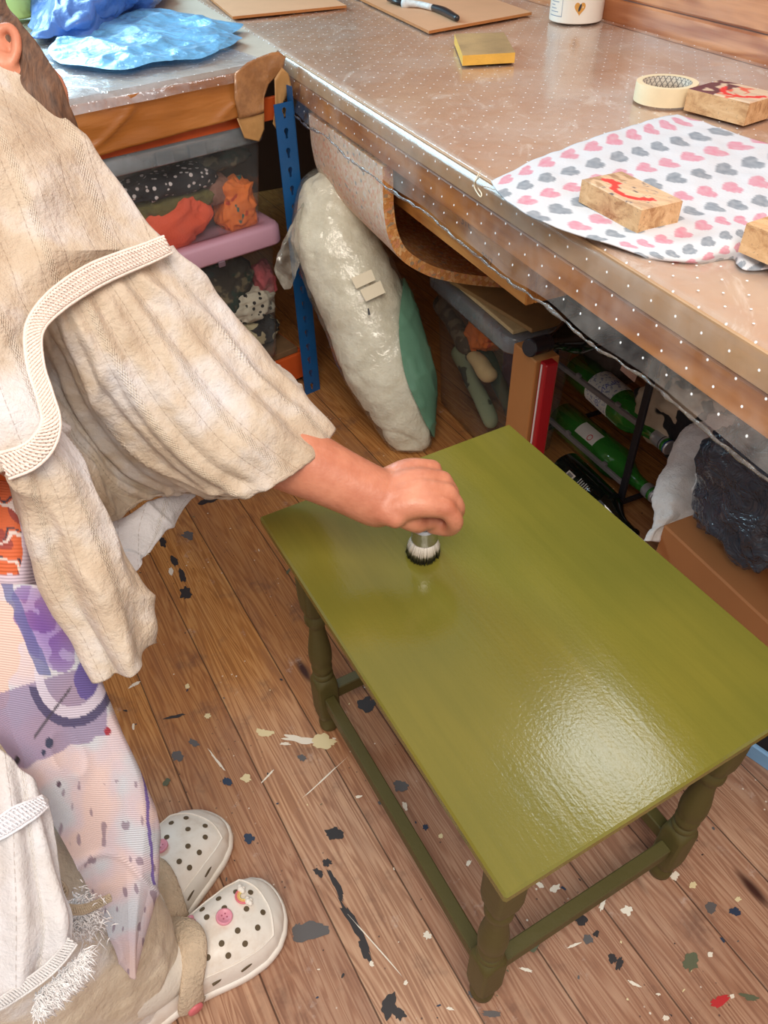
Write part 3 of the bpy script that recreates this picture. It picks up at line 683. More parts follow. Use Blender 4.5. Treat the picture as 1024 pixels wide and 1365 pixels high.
f=[(2*k,2*k+1,2*k+3,2*k+2) for k in range(N)]; o=obj('card_core',v,f,core.m,tr,uvs=uvs); m=o.modifiers.new('Solidify','SOLIDIFY'); m.thickness=.0015; m.offset=1
# wooden blocks
blockw=wood('sawn_block_wood',(222,180,128),(150,104,60),rot=.5,gs=2.2,rough=.75,ring=60,bs=.5)
def woodblock(name,pts,z0,z1,label,paintf,group=None,extra=None):
    """top face corners A,B,C,D in order (world)"""
    A,Bq,Cq,Dq=[np.array([p[0],p[1],0]) for p in pts]
    n=36; v=[];f=[]
    g=[[A*(1-i/n)*(1-j/n)+Bq*(i/n)*(1-j/n)+Cq*(i/n)*(j/n)+Dq*(1-i/n)*(j/n) for j in range(n+1)] for i in range(n+1)]
    for i in range(n+1):
        for j in range(n+1):
            q=g[i][j].copy(); q[2]=z1-(.0012 if i in(0,n) or j in(0,n) else 0); v.append(q)
    f=gfaces(n+1,n+1); col=[paintf(i/n,j/n) for i in range(n+1) for j in range(n+1)]
    ringi=[(i,0) for i in range(n)]+[(n,j) for j in range(n)]+[(i,n) for i in range(n,0,-1)]+[(0,j) for j in range(n,0,-1)]
    base=len(v)
    for (i,j) in ringi:
        for s in range(7):
            q=g[i][j].copy(); q[2]=z1-.0012-(z1-.0012-z0)*s/6; v.append(q); col.append((.0,.0,.0,0) if True else 0)
    m=len(ringi); f+=[(base+k*7+s,base+((k+1)%m)*7+s,base+((k+1)%m)*7+s+1,base+k*7+s+1) for k in range(m) for s in range(6)]
    f.append(tuple(base+k*7+6 for k in range(m)))
    al=[c[3] for c in col]
    o=obj(name,v,f,None,None,smooth=False,paint=[c[:3] for c in col]); fixn(o)
    me=o.data; a=me.color_attributes['paint']; 
    for i,x in enumerate(al): a.data[i].color[3]=x
    o.data.materials.append(blockmat); tag(o,label,'wooden block',group); return o
t=NT('printing_block_wood'); co=t.coord(); vv=t.mapping(co,(1,1,1),(0,0,.75)); n=t.noise(t.mapping(vv,(10,90,60)),1,4,.7,.6); sp=t.mask(t.noise(vv,420,2,.6),.38,.28)
bc=t.ramp(n,[(.3,(160,112,70)),(.5,(206,164,118)),(.75,(226,190,146))]); bc=t.mix(t.math('MULTIPLY',sp,.45),bc,lin((84,66,58)))
pa=t.attr('paint'); bc=t.mix(pa[3],bc,pa[0]); t.set(color=bc,rough=.62,normal=t.bump(n,.5,.002)); blockmat=t.m
RED=lin((222,40,44)); PUR=lin((88,28,52)); DK=lin((60,54,70)); WH=lin((226,218,206))
def smile(cx,cy,r,wd,a1,a2,asp=1.6):
    def fn(i,j):
        x=(i-cx)*asp; y=j-cy; d=math.hypot(x,y); a=math.atan2(y,x); n=mn.noise(Vector((i*9,j*9,1)))*.05
        return a1<a<a2 and abs(d-r)<wd+n
    return fn
def pf1(i,j):
    n=mn.noise(Vector((i*7,j*7,3.)))
    if smile(.56,.62,.46,.075,-2.95,-.15)(i,j) or (math.hypot((i-.20)*1.6,(j-.42))<.14+n*.1): return (*RED[:3],.92)
    if i<.3 and n>-.05 : return (*DK[:3],.35)
    if abs(n-.3)<.06 and .3<i<.9: return (*DK[:3],.8)
    return (*WH[:3],.18)
A=P(777,237,.775);Bq=P(868,279,.775);Cq=P(907,262,.775);Dq=P(836,224,.775)
# top-face corners recomputed as a true rectangle
def rect(A,Bq,w):
    d=Bq-A; n=np.array([-d[1],d[0],0])/np.linalg.norm(d[:2]); return [A,Bq,Bq+n*w,A+n*w]
zc=.752
woodblock('wooden_block',rect(P(776,238,.778),P(856,279,.778),.055),zc,.778,'pale wooden block with a red paint arc, standing in the middle of the hearts cloth',pf1)
def pf2(i,j):
    n=mn.noise(Vector((i*6+5,j*6,3.)))
    if smile(.62,.72,.52,.07,-3.0,-.2)(i,j): return (*RED[:3],.95)
    if i<.42 and n>-.22: return (*PUR[:3],.92)
    if i<.7 and n>.12: return (*RED[:3],.7)
    return (*WH[:3],.35)
woodblock('wooden_block',rect(P(918,117,.776),P(1000,137,.776),.075),ZT,.776,'wooden block stained purple and red on top, beside the masking tape roll',pf2)
woodblock('wooden_block',rect(P(996,296,.785),P(1060,322,.785),.055),zc+.003,.785,'plain wooden block on the right end of the hearts cloth, cut by the photo edge',lambda i,j:(0,0,0,0))
# heart cloth
PK=lin((206,136,154)); GY=lin((128,136,146)); CW=lin((208,210,216))
def heartin(x,y):  # unit heart
    x*=1.15; y=y*1.1+.1; return (x*x+y*y-.55)**3-x*x*y*y*y*1.0<0 if True else 0
def hearts(p,u,v):
    X=v*10.5; Y=u*9.5; r=math.floor(Y); xo=.5*(r%2); c=math.floor(X+xo); fx=(X+xo-c-.5)*2.55; fy=(Y-r-.5)*2.7
    hx,hy=-fy,fx   # hearts lie on their side to the viewer
    a=(hx*hx+hy*hy-.62); 
    if a*a*a-hx*hx*hy*hy*hy*1.3<0:
        n=mn.noise(Vector((X*6,Y*6,0)));  base=PK if (r%2==0) else GY
        k=.12+.25*n; return [base[i]*(1-k)+CW[i]*k for i in range(3)]
    return CW[:3]
hc=[[(655,243,.748),(722,211,.749),(800,182,.749),(862,163,.749),(903,154,.750)],
    [(668,262,.748),(745,236,.752),(830,212,.748),(900,194,.749),(972,177,.750)],
    [(700,285,.748),(780,262,.749),(865,240,.749),(950,222,.749),(1040,200,.749)],
    [(765,312,.747),(835,292,.750),(905,270,.749),(990,256,.749),(1085,238,.749)],
    [(818,329,.745),(880,318,.752),(950,296,.751),(1020,290,.749),(1105,270,.749)],
    [(862,343,.742),(915,344,.748),(975,322,.757),(1020,322,.750),(1120,300,.749)],
    [(880,345,.735),(930,350,.740),(978,345,.742),(1000,362,.744),(1120,345,.746)]]
hw=[[P(*q) for q in r] for r in hc]
hm=vcol('hearts_cotton',.85,.4,260,.0012)
cl,_=patch('tea_towel',hw,hm,None,150,190,lambda p,u,v:.0016*nz(p,38)+.0025*max(0,nz(p,14,2))+.004*max(0,(u-.8))*nz(p,60,5),.0015,hearts,px=False)
tag(cl,'white tea towel printed with pink and grey hearts, spread near the workbench edge','tea towel')
# hanging corner of the cloth
hc2=[[P(970,322,.752),P(990,326,.753),P(1030,330,.752)],[PV(975,338,-.012),PV(992,352,-.014),PV(1035,360,-.013)],[PV(976,352,-.016),PV(993,366,-.02),PV(1040,382,-.018)]]
# thread
v,f=tube(cr1(np.array([P(641,228,.747),P(634,240,.750),PV(637,250,-.013),PV(642,258,-.016),PV(640,262,-.018),PV(632,247,-.014),P(640,234,.748)]),np.linspace(0,1,36)),.0008,6)
th=obj('thread',v,f,flatm('white_thread',(235,225,200))); tag(th,'loose loop of pale thread on the workbench edge left of the tea towel','thread')
# ================================================================== BLUE PLASTIC ON THE LEFT COUNTER
bluebag=clear('thin_blue_plastic',(130,195,240),.5,.30,None,bs=.7,bscale=34,bd=.006,milky=(120,188,236),fres=1.25,haze=.70)
def rumple(name,ctrl,mat,label,cat,amp,fs,seed,nu=110,nv=150,thick=0):
    g=csurf(np.array([[P(*q) for q in r] for r in ctrl]),nu,nv)
    for i in range(nu):
        for j in range(nv):
            q=g[i,j]; e=min(1,i/6,j/6,(nu-1-i)/6,(nv-1-j)/6); k=fold(q,fs,seed)+.18*fold(q,fs*2.4,seed+4)-.1
            b_=1-e; g[i,j]=q+np.array([(.006+.022*b_)*nz(q,fs*1.6,9),(.006+.022*b_)*nz(q,fs*1.6,19),max(.0,amp*k*(.25+.75*e))])
    uvs=[(j/(nv-1)*.4,i/(nu-1)*.2) for i in range(nu) for j in range(nv)]
    o=obj(name,g.reshape(-1,3),gfaces(nu,nv),mat,uvs=uvs)
    if thick: m=o.modifiers.new('Solidify','SOLIDIFY'); m.thickness=thick
    tag(o,label,cat); return o
rumple('plastic_bag',[[(150,22,.752),(215,14,.757),(262,22,.757),(316,36,.751)],[(85,36,.752),(170,38,.760),(250,40,.757),(318,55,.751)],[(66,62,.752),(150,62,.757),(240,60,.756),(300,66,.751)],[(70,82,.750),(150,92,.751),(225,84,.751),(268,76,.750)]],bluebag,'thin crumpled pale blue plastic bag spread along the front of the left counter','plastic bag',.013,9,2)
bb=simple('blue_polythene',(80,122,196),.35,.12,8,.35,30,.01)
rumple('blue_sheeting',[[(45,-25,.76),(110,-28,.79),(170,-28,.78),(225,-18,.76)],[(42,5,.76),(100,2,.80),(160,0,.80),(222,2,.76)],[(40,30,.755),(100,26,.79),(150,22,.775),(205,10,.76)],[(42,55,.750),(85,54,.755),(130,45,.756),(165,22,.752)]],bb,'heap of folded royal blue plastic sheeting behind the pale blue bag','plastic sheeting',.032,7.5,5,thick=.0012)
gb=clear('pale_green_plastic',(190,230,170),.6,.2,None,bs=.5,bscale=14,milky=(200,235,150),haze=.8)
c=P(22,22,.75); v,f=lathe(c,[(.045,0),(.05,.005),(.052,.12),(.054,.125),(.05,.13)],32)
o=obj('plastic_tub',v,f,gb); tag(o,'translucent yellow-green tub at the far left of the counter, behind the person’s head'.replace('’',"'"),'tub')
c=P(50,-8,.75)+np.array([0,.06,0]); 
# ================================================================== UNDER THE LEFT COUNTER: storage boxes
def PL(x,y,t0):
    d=ray(x,y); n=np.array([LN[0],LN[1],0]); c=np.array([*(LA+LN*t0),0.]); return CAM+d*(((c-CAM)@n)/(d@n))
boxpl=clear('frosted_clear_box',(248,250,250),.05,.12,None,bs=.1,bscale=9,milky=(190,195,198),fres=1.18,haze=.03)
lidpl=clear('frosted_grey_lid',(235,240,242),.25,.2,None,bs=.2,bscale=12,milky=(150,158,164),fres=1.4,haze=.36)
def rrect(hx,hy,r,n=6):
    o=[]
    for cx,cy,a0 in((hx-r,hy-r,0),(-hx+r,hy-r,PI/2),(-hx+r,-hy+r,PI),(hx-r,-hy+r,1.5*PI)):
        for k in range(n+1): a=a0+PI/2*k/n; o.append((cx+r*math.cos(a),cy+r*math.sin(a)))
    return o
def tub(name,c,ex,ey,z0,z1,hx0,hy0,hx1,hy1,mat,parent,r=.025,thick=.0015,bottom=True):
    v=[];lv=[(z0,.94),(z0+.006,1.0)]+[(z0+.006+(z1-z0-.006)*k/5,None) for k in range(1,6)]
    n=None
    for z,k in lv:
        t=(z-z0)/(z1-z0); hx=hx0+(hx1-hx0)*t; hy=hy0+(hy1-hy0)*t; s=k if k else 1
        q=rrect(hx*s,hy*s,r); n=len(q); v+=[c+ex*a+ey*b+np.array([0,0,z]) for a,b in q]
    f=gfaces(len(lv),n,False,True)
    if bottom: f.append(tuple(range(n)))
    o=obj(name,v,f,mat,parent); fixn(o); return o
def lid(name,c,ex,ey,z0,z1,hx,hy,mat,parent,r=.03):
    v=[]; lv=[(z0,hx,hy),(z0+.004,hx+.001,hy+.001),(z1-.008,hx,hy),(z1-.002,hx-.004,hy-.004),(z1,hx-.010,hy-.010),(z1,hx-.030,hy-.030),(z1-.007,hx-.034,hy-.034),(z1-.007,hx-.07,hy-.07)]
    for z,a_,b_ in lv:
        q=rrect(a_,b_,r if a_>hx-.02 else r*.7); n=len(q); v+=[c+ex*a+ey*b+np.array([0,0,z]) for a,b in q]
    f=gfaces(len(lv),n,False,True); f.append(tuple((len(lv)-1)*n+k for k in range(n)))
    o=obj(name,v,f,mat,parent); fixn(o); m=o.modifiers.new('Solidify','SOLIDIFY'); m.thickness=.0018; return o
EX=np.array([LW[0],LW[1],0]); EY=np.array([LN[0],LN[1],0])
def cL(s,t): p=L(s,t,0); return p
bx=thing('storage_box','clear storage box with a grey lid, packed with fabric, standing on the pink-lidded box','storage box',L(.275,.19,.425))
tub('box_body',cL(.275,.182),EX,EY,.425,.605,.205,.165,.222,.182,boxpl,bx); lid('lid',cL(.275,.200),EX,EY,.598,.632,.235,.195,lidpl,bx)
for s in (.27,.20): boxo('lid_clip',L(s,.002,.612),EX*.018,EY*.002,np.array([0,0,.012]),lidpl,bx,.001)
bx2=thing('storage_box','clear storage box with a dusty pink lid, lowest under the left counter','storage box',L(.30,.20,.094))
tub('box_body',cL(.285,.19),EX,EY,.094,.392,.215,.175,.235,.19,boxpl,bx2); pinkl=simple('dusty_pink_lid',(196,150,168),.4,.05,6,.08)
lid('lid',cL(.285,.20),EX,EY,.385,.428,.252,.208,pinkl,bx2)
boxo('lid_clip',PL(296,352,-.012),EX*.008,EY*.002,np.array([0,0,.006]),simple('grey_clip',(110,90,100),.4),bx2,.001)
def fab(name,base,cols,scale,th=(.45,.55),rough=.85,voro=False):
    t=NT(name); co=t.coord(); 
    c=lin(base)
    for i,cc in enumerate(cols):
        v=t.mapping(co,(1,1,1),(0,0,i),(i*3,i*2,0)); 
        m=t.mask(t.voro(v,scale),.32,.26) if voro else t.mask(t.noise(v,scale,2,.5),th[0],th[1]); c=t.mix(m,c,lin(cc))
    t.set(color=c,rough=rough,normal=t.bump(t.noise(co,260,2,.5),.3,.001)); return t.m
f_red=simple('brick_red_cotton',(232,88,52),.8,.08,12,.3,220)
f_blk=fab('black_white_floral',(30,28,34),[(215,205,205)],75,voro=True); f_olive=simple('olive_knit',(100,92,44),.9,.25,40,.5,200)
f_orf=fab('orange_leaf_print',(236,122,50),[(50,98,90),(196,70,36)],32,(.62,.66)); f_dk=fab('dark_mixed_print',(64,58,50),[(120,108,84),(40,60,50)],30,(.52,.6)); f_brn=simple('mauve_brown_cloth',(140,98,84),.85,.1)
f_leo=fab('leopard_print',(206,196,176),[(32,28,28)],60,voro=True); f_pk=simple('rose_cloth',(190,90,96),.85,.15)
Zv=np.array([0,0,1.])
def cr(name,x,y,t,hx,hy,hz,mat,label,amp=.25,fs=22,seed=0,tilt=0,cat='fabric'):
    c=PL(x,y,t); e1=EX*math.cos(tilt)+Zv*math.sin(tilt); e3=-EX*math.sin(tilt)+Zv*math.cos(tilt)
    return crumple(name,c,e1*hx,EY*hy,e3*hz,mat,label,cat,amp,fs,seed)
cr('folded_fabric',228,303,.064,.095,.036,.046,f_red,'brick red folded cloth inside the grey-lidded clear box',.20,14,1,-.25)
cr('folded_fabric',226,242,.075,.10,.04,.022,f_blk,'black cloth with small white flowers inside the grey-lidded box',.2,20,2)
cr('folded_fabric',230,270,.085,.10,.04,.024,f_olive,'olive green knitted cloth inside the grey-lidded box',.2,20,3)
cr('scarf',313,272,.07,.044,.035,.052,f_orf,'orange scarf with green leaves bunched in the grey-lidded box',.26,24,4)
cr('folded_fabric',287,252,.08,.03,.03,.028,f_brn,'mauve brown cloth between the black floral cloth and the orange scarf',.2,22,5)
cr('folded_fabric',250,214,.15,.13,.08,.016,f_dk,'dark mixed print cloth on top inside the grey-lidded box',.2,16,6)
cr('folded_fabric',330,405,.10,.07,.04,.035,f_leo,'leopard print cloth inside the pink-lidded box',.25,24,7)
cr('folded_fabric',338,440,.10,.06,.04,.03,fab('striped_cream_black',(190,176,140),[(36,32,30)],26,(.5,.52)),'cream cloth with black stripes below the leopard cloth',.25,20,8)
cr('folded_fabric',352,372,.10,.025,.03,.04,f_pk,'rose pink cloth near the top corner of the pink-lidded box',.3,24,9)
cr('folded_fabric',270,400,.16,.12,.09,.11,f_dk,'dark patterned cloth filling the pink-lidded box',.2,14,10)
cr('folded_fabric',352,480,.12,.045,.05,.03,simple('dusty_olive',(74,66,48),.9,.3),'dull olive cloth at the bottom corner of the pink-lidded box',.25,20,11)

# ================================================================== BAG OF STUFFING
st=[(452,222,420,226,1.575,.8),(480,238,400,244,1.58,.8),(493,262,392,275,1.59,.8),(502,305,390,322,1.60,.8),(522,345,398,352,1.62,.8),(546,392,412,392,1.645,.8),(562,440,432,440,1.67,.8),(577,490,450,490,1.69,.8),(580,530,470,528,1.71,.8),(578,568,495,565,1.73,.75),(575,590,512,590,1.742,.7),(566,603,526,603,1.75,.6)]
wad=NT('white_polyester_stuffing'); co=wad.coord(); n=wad.noise(co,22,5,.7); wad.set(color=wad.ramp(n,[(.3,(226,221,204)),(.6,(248,246,234))]),rough=.95,normal=wad.bump(n,.7,.012)); wad=wad.m
bagp=clear('clear_bag_film',(244,244,240),.10,.12,None,bs=.8,bscale=22,bd=.01,milky=(222,220,205),fres=1.4,haze=.05)
sb=thing('bag_of_stuffing','tall clear plastic bag of white stuffing with a green label, leaning under the workbench corner','bag',P(545,600,0))
g=ploft(st,48,90)
loft_obj('stuffing',g,wad,sb,disp=lambda p,u,v:.006*nz(p,14)+.004*nz(p,32,3)-.006-.006*max(0,1-abs(nz(p,9,6))*7)**2)
def bagd(p,u,v): return .004*nz(p,10,2)+.0035*max(0,1-abs(nz(p*np.array([1,1,.5]),26,4))*6)**2
loft_obj('plastic_film',g,bagp,sb,disp=bagd)
# green printed label on the right flank (follows the bag)
gg=ploft(st,96,140); n_=gnorm(gg,True); c=gg.mean(1,keepdims=True); n_=n_*np.sign(((gg-c)*n_).sum(2,keepdims=True))
lab_m=simple('green_bag_print',(104,150,126),.35,.06,10,.3,60)
v=[];NC=28;rows=list(range(58,122))
gd=gg+n_*.0045+n_*np.array([[bagd(gg[i,jj],0,0) for jj in range(96)] for i in range(gg.shape[0])])[...,None]
for i in rows:
    w=max(.5,math.sin(PI*(i-57)/66)**.55*18.5)
    for c_ in range(NC+1):
        a_=-w+(w+13)*c_/NC; j0=math.floor(a_); fr_=a_-j0; v.append(gd[i,j0%96]*(1-fr_)+gd[i,(j0+1)%96]*fr_)
f=gfaces(len(rows),NC+1)
obj('printed_label',v,f,lab_m,sb)
paper=simple('cream_paper_sticker',(224,214,188),.6,.03)
def sticker(pts,dd,name='paper_sticker'):
    # laid onto the bag's front at constant offset
    v=[W(x,y,dd+ (y-380)*.0003) for x,y in pts]; n=np.cross(v[1]-v[0],v[3]-v[0]); n/=np.linalg.norm(n)
    o=obj(name,v,[(0,1,2,3)],paper,sb,smooth=False); m=o.modifiers.new('Solidify','SOLIDIFY'); m.thickness=.0008; m.offset=0
def frontdepth(x,y):
    best=None; q=(gg-CAM); dd=q@fwd; X=512+F*(q@rt)/dd; Y=682.5-F*(q@up)/dd; m=(abs(X-x)<7)&(abs(Y-y)<7); return dd[m].min() if m.any() else 1.6
for pts in ([(468,371),(495,359),(501,373),(475,385)],[(480,387),(507,374),(514,390),(488,402)]):
    dd=min(frontdepth(x,y) for x,y in pts)-.012
    sticker(pts,dd)
dd=frontdepth(491,415)-.01
v=[W(490,411,dd),W(492,411,dd),W(494,420,dd),W(491,420,dd)]; obj('printed_mark',v,[(0,1,2,3)],ink,sb,smooth=False)
# loose neck of the bag
flap=[[(412,262,1.56),(402,285,1.555),(398,310,1.55),(402,345,1.555)],[(400,275,1.56),(390,300,1.53),(385,330,1.52),(392,372,1.54)],[(392,300,1.55),(378,322,1.52),(372,350,1.51),(388,384,1.53)],[(384,318,1.54),(371,338,1.52),(366,362,1.50),(380,386,1.52)]]
patch('loose_bag_neck',flap,clear('bag_neck_film',(246,246,244),.2,.12,None,bs=.5,bscale=24,milky=(215,212,200),fres=1.3,haze=.06),sb,50,50,lambda p,u,v:.004*nz(p,50),.0003)
boxo('blue_cap',W(435,392,1.66),rt*.006,up*.010,fwd*.006,simple('blue_cap',(40,60,130),.4),sb,.003)

# ================================================================== CHIP FOAM SHEET
foam=NT('recycled_chip_foam'); co=foam.coord(); vc=foam.voro(co,150,'Color'); s_=foam.sep(vc); 
fc=foam.ramp(s_[0],[(.0,(212,140,74)),(.35,(234,172,104)),(.6,(244,200,144)),(.8,(222,146,110)),(.95,(150,146,130))],'CONSTANT'); fc=foam.mix(.35,fc,lin((220,158,92)))
foam.set(color=fc,rough=.95,normal=foam.bump(foam.noise(co,180,3,.6),.8,.003)); foam=foam.m
fo=foamo=NT('foam_printed_skin'); co=fo.coord(); vc=fo.sep(fo.voro(co,170,'Color')); fcc=fo.ramp(vc[0],[(0,(226,196,168)),(.5,(232,208,188)),(.82,(226,176,150)),(.95,(176,172,166)),(.97,(226,214,200))],'CONSTANT'); fo.set(color=fcc,rough=.85); foamo=fo.m
prof=cr1(np.array([(.004,.652),(.004,.635),(.004,.61),(.005,.575),(.013,.530),(.036,.485),(.090,.442),(.150,.414),(.220,.390),(.290,.370)]),np.linspace(0,1,44))
nn=np.gradient(prof,axis=0); nn=np.stack([nn[:,1],-nn[:,0]],1); nn/=np.linalg.norm(nn,axis=1,keepdims=True)
us=np.linspace(.08,.435,26); v=[];f=[];fmi=[]
TH=.020
m_=len(prof)
for u in us:
    sag=.0
    for i in range(m_): 
        w=(u-.435); dzz=.12*w*(1 if i>0 else 0)*min(1,i/12.); v.append(B(u,prof[i,0],min(.70,prof[i,1]-dzz*.3)))
    for i in range(m_):
        q=prof[i]-nn[i]*TH*(1 if True else 0); v.append(B(u,q[0],min(.70,q[1]-.12*(u-.435)*min(1,i/12.)*.3)))
for a in range(len(us)-1):
    for i in range(m_-1):
        k=a*2*m_; k2=(a+1)*2*m_; f.append((k+i,k+i+1,k2+i+1,k2+i)); fmi.append(1); f.append((k+m_+i,k2+m_+i,k2+m_+i+1,k+m_+i+1)); fmi.append(0)
    k=a*2*m_; k2=(a+1)*2*m_; f.append((k+m_-1,k+2*m_-1,k2+2*m_-1,k2+m_-1)); fmi.append(0); f.append((k,k2,k2+m_,k+m_)); fmi.append(0)
for a in (0,len(us)-1):
    k=a*2*m_
    for i in range(m_-1): f.append((k+i,k+m_+i,k+m_+i+1,k+i+1)); fmi.append(0)
fo_=obj('foam_sheet',v,f,None,None,mats=[foam,foamo],fm=fmi,auto=.7); fixn(fo_); tag(fo_,'curved sheet of speckled recycled foam tucked under the front of the workbench','foam sheet')
# ================================================================== PINE BOX "2017"
pine=wood('yellow_pine_box',(214,150,76),(164,100,40),rot=BA,gs=.9,ring=40,rough=.55)
px_=thing('pine_box','yellow pine box marked 2017 wedged under the workbench behind the foam sheet','wooden box',B(.52,.14,.566))
c,a,b,h=bbox(.10,.822,.05,.066,.566,.654); boxo('front_board',c,a,b,h,pine,px_,.002)
c,a,b,h=bbox(.10,.822,.184,.20,.566,.654); boxo('back_board',c,a,b,h,pine,px_,.002)
c,a,b,h=bbox(.806,.822,.066,.184,.566,.654); boxo('end_board',c,a,b,h,pine,px_,.002)
c,a,b,h=bbox(.10,.806,.066,.184,.568,.576); boxo('bottom_board',c,a,b,h,pine,px_,.001)
tp=PV(649,346,.0492); text_part('printed_number','2017',.016,tp,np.array([*U,0]),Zv,flatm('burnt_ink',(60,36,20)),px_)
tp=PV(622,298,.0492); text_part('printed_words','STC',.020,tp,np.array([*U,0]),Zv,flatm('burnt_ink_faded',(110,70,36)),px_)
# ================================================================== CLEAR BOX ON THE RIGHT, UNDER THE BENCH
EU=np.array([*U,0]); EV=np.array([*V,0])
bx3=thing('storage_box','cloudy clear storage box holding green cloth rolls, right of the bag of stuffing','storage box',B(.40,.30,0))
tub('box_body',B(.395,.30,0),EU,EV,.002,.315,.15,.075,.165,.085,boxpl,bx3,.03); lid('lid',B(.395,.30,0),EU,EV,.308,.345,.18,.098,lidpl,bx3)
def cloth_roll(x1,y1,x2,y2,v0,r,mat,label,seed,cat='cloth roll'):
    a=PV(x1,y1,v0); b=PV(x2,y2,v0); pts=[a+(b-a)*k/14 for k in range(15)]; v,f=capsule(pts,[r]*15,20,2)
    v=[q+np.array([nz(q,20,seed),nz(q,20,seed+3),nz(q,20,seed+7)])*.006 for q in v]; o=obj('cloth_roll',v,f,mat); fixn(o); tag(o,label,cat)
sage=fab('sage_line_print',(134,142,112),[(60,66,56)],18,(.62,.64)); beige=simple('beige_cloth',(196,166,120),.85,.1); drk=fab('dark_olive_cloth',(62,66,48),[(40,42,34)],20,(.5,.6))
cloth_roll(612,470,655,560,.262,.020,sage,'pale sage green cloth roll, longest in the cloudy box beside the stuffing bag',1)
cloth_roll(640,455,690,565,.285,.018,drk,'dark olive cloth roll behind the sage green one in the cloudy box',4)
cloth_roll(590,405,622,460,.27,.022,fab('mottled_taupe',(120,108,90),[(78,70,60)],45),'mottled taupe cloth roll near the top left of the cloudy box',6)
cloth_roll(633,478,652,500,.246,.019,beige,'short beige cloth roll lying across the sage green one',8)
def crv(name,x,y,v0,hx,hy,hz,mat,label,cat,amp=.3,fs=22,seed=0,tilt=0,n=(64,96)):
    c=PV(x,y,v0); e1=EU*math.cos(tilt)+Zv*math.sin(tilt); e3=-EU*math.sin(tilt)+Zv*math.cos(tilt); return crumple(name,c,e1*hx,EV*hy,e3*hz,mat,label,cat,amp,fs,seed,n=n)
crv('folded_fabric',645,445,.29,.040,.03,.042,f_orf,'orange patterned cloth in the cloudy box above the cloth rolls','fabric',.3,26,21,-.6)
crv('folded_fabric',690,500,.32,.05,.02,.07,simple('plum_cloth',(84,60,70),.85,.2),'plum coloured cloth behind the rolls in the cloudy box','fabric',.3,22,22)
# papers on the box lid
for i,(u1,u2,v1,v2) in enumerate([(.30,.56,.215,.30),(.33,.585,.22,.31)]):
    c,a,b,h=bbox(u1,u2,v1,v2,.346+.010*i,.355+.010*i); a=a+EV*.02*i; o=boxo('card_packet',c,a,b,h,simple('card_packet_%s'%('cream','tan')[i],((206,186,140),(150,120,76))[i],.7,.15,20),None,.001); tag(o,('cream flat card packet lying directly on the cloudy box lid','tan flat card packet, upper of two on the cloudy box lid')[i],'packet')
# tall cardboard
card=simple('corrugated_cardboard',(176,116,62),.8,.08,6,.15,60); card2=simple('cardboard_dark_side',(150,92,48),.8,.1,8,.15,60)
ua=uv(PV(684,468,.165))[0]; ub=uv(PV(716,474,.165))[0]; zt=PV(700,470,.165)[2]
c,a,b,h=bbox(ua,ub,.165,.215,.0,zt); o=boxo('cardboard_box',c,a,b,h,card,None,.002); tag(o,'tall narrow cardboard box standing on end between the cloudy box and the bottle rack','cardboard box')
redm=simple('red_gloss_card',(170,26,34),.4,.1); whm=flatm('white_line_print',(220,210,205))
ob=thing('red_box','thin dark red box with a white line standing behind the tall narrow cardboard box','box',B(ub+.02,.20,0))
c,a,b,h=bbox(ub+.004,ub+.024,.170,.195,0,zt+.004); boxo('box_body',c,a,b,h,redm,ob,.002)
c,a,b,h=bbox(ub+.010,ub+.013,.1685,.170,0.01,zt); boxo('white_line',c,a,b,h,whm,ob,0)
# ================================================================== BOTTLE RACK
ir=simple('black_iron',(34,33,38),.5,.1,30,.2); ir2=simple('grey_steel_rail',(118,112,112),.45,.08,30,.15)
rk=thing('bottle_rack','black metal bottle rack with grey notched rails standing on the floor under the workbench','bottle rack',B(.64,.45,0))
UL,UR,V1,V2,HT=.510,.790,.362,.56,.385
for uu in (UL,UR):
    for vv in (V1,V2): c,a,b,h=bbox(uu-.008,uu+.008,vv-.004,vv+.004,0,HT); boxo('upright',c,a,b,h,ir,rk,.0015)
    for zz in (.04,HT-.006): c,a,b,h=bbox(uu-.004,uu+.004,V1+.004,V2-.004,zz-.005,zz+.005); boxo('side_bar',c,a,b,h,ir,rk,.001)
for vv in (V1,V2):
    c,a,b,h=bbox(UL,UR,vv-.006,vv+.006,HT-.012,HT); boxo('top_bar',c,a,b,h,ir,rk,.001)
    for z1_,z2_ in ((.222,.236),(.078,.088)):
        a0=B(UL+.008,vv,z1_);b0=B(UR-.008,vv,z2_); mbr=MB(); v,f=boxg((a0+b0)/2,(b0-a0)/2,EV*.0035,Zv*.0055,.001); mbr.add(v,f)
        for k in (.3,.78):
            q=a0+(b0-a0)*k+Zv*.008; v,f=boxg(q,EU*.006,EV*.0035,Zv*.004,.001); mbr.add(v,f)
        fixn(obj('rail',mbr.v,mbr.f,ir2,rk,smooth=False))
glass=NT('green_bottle_glass'); glass.set(color=lin((64,150,56)),rough=.05,trans=.45,ior=1.45,coat=.4); glass=glass.m
glassd=NT('dark_bottle_glass'); glassd.set(color=lin((14,20,16)),rough=.08,coat=.5); glassd=glassd.m
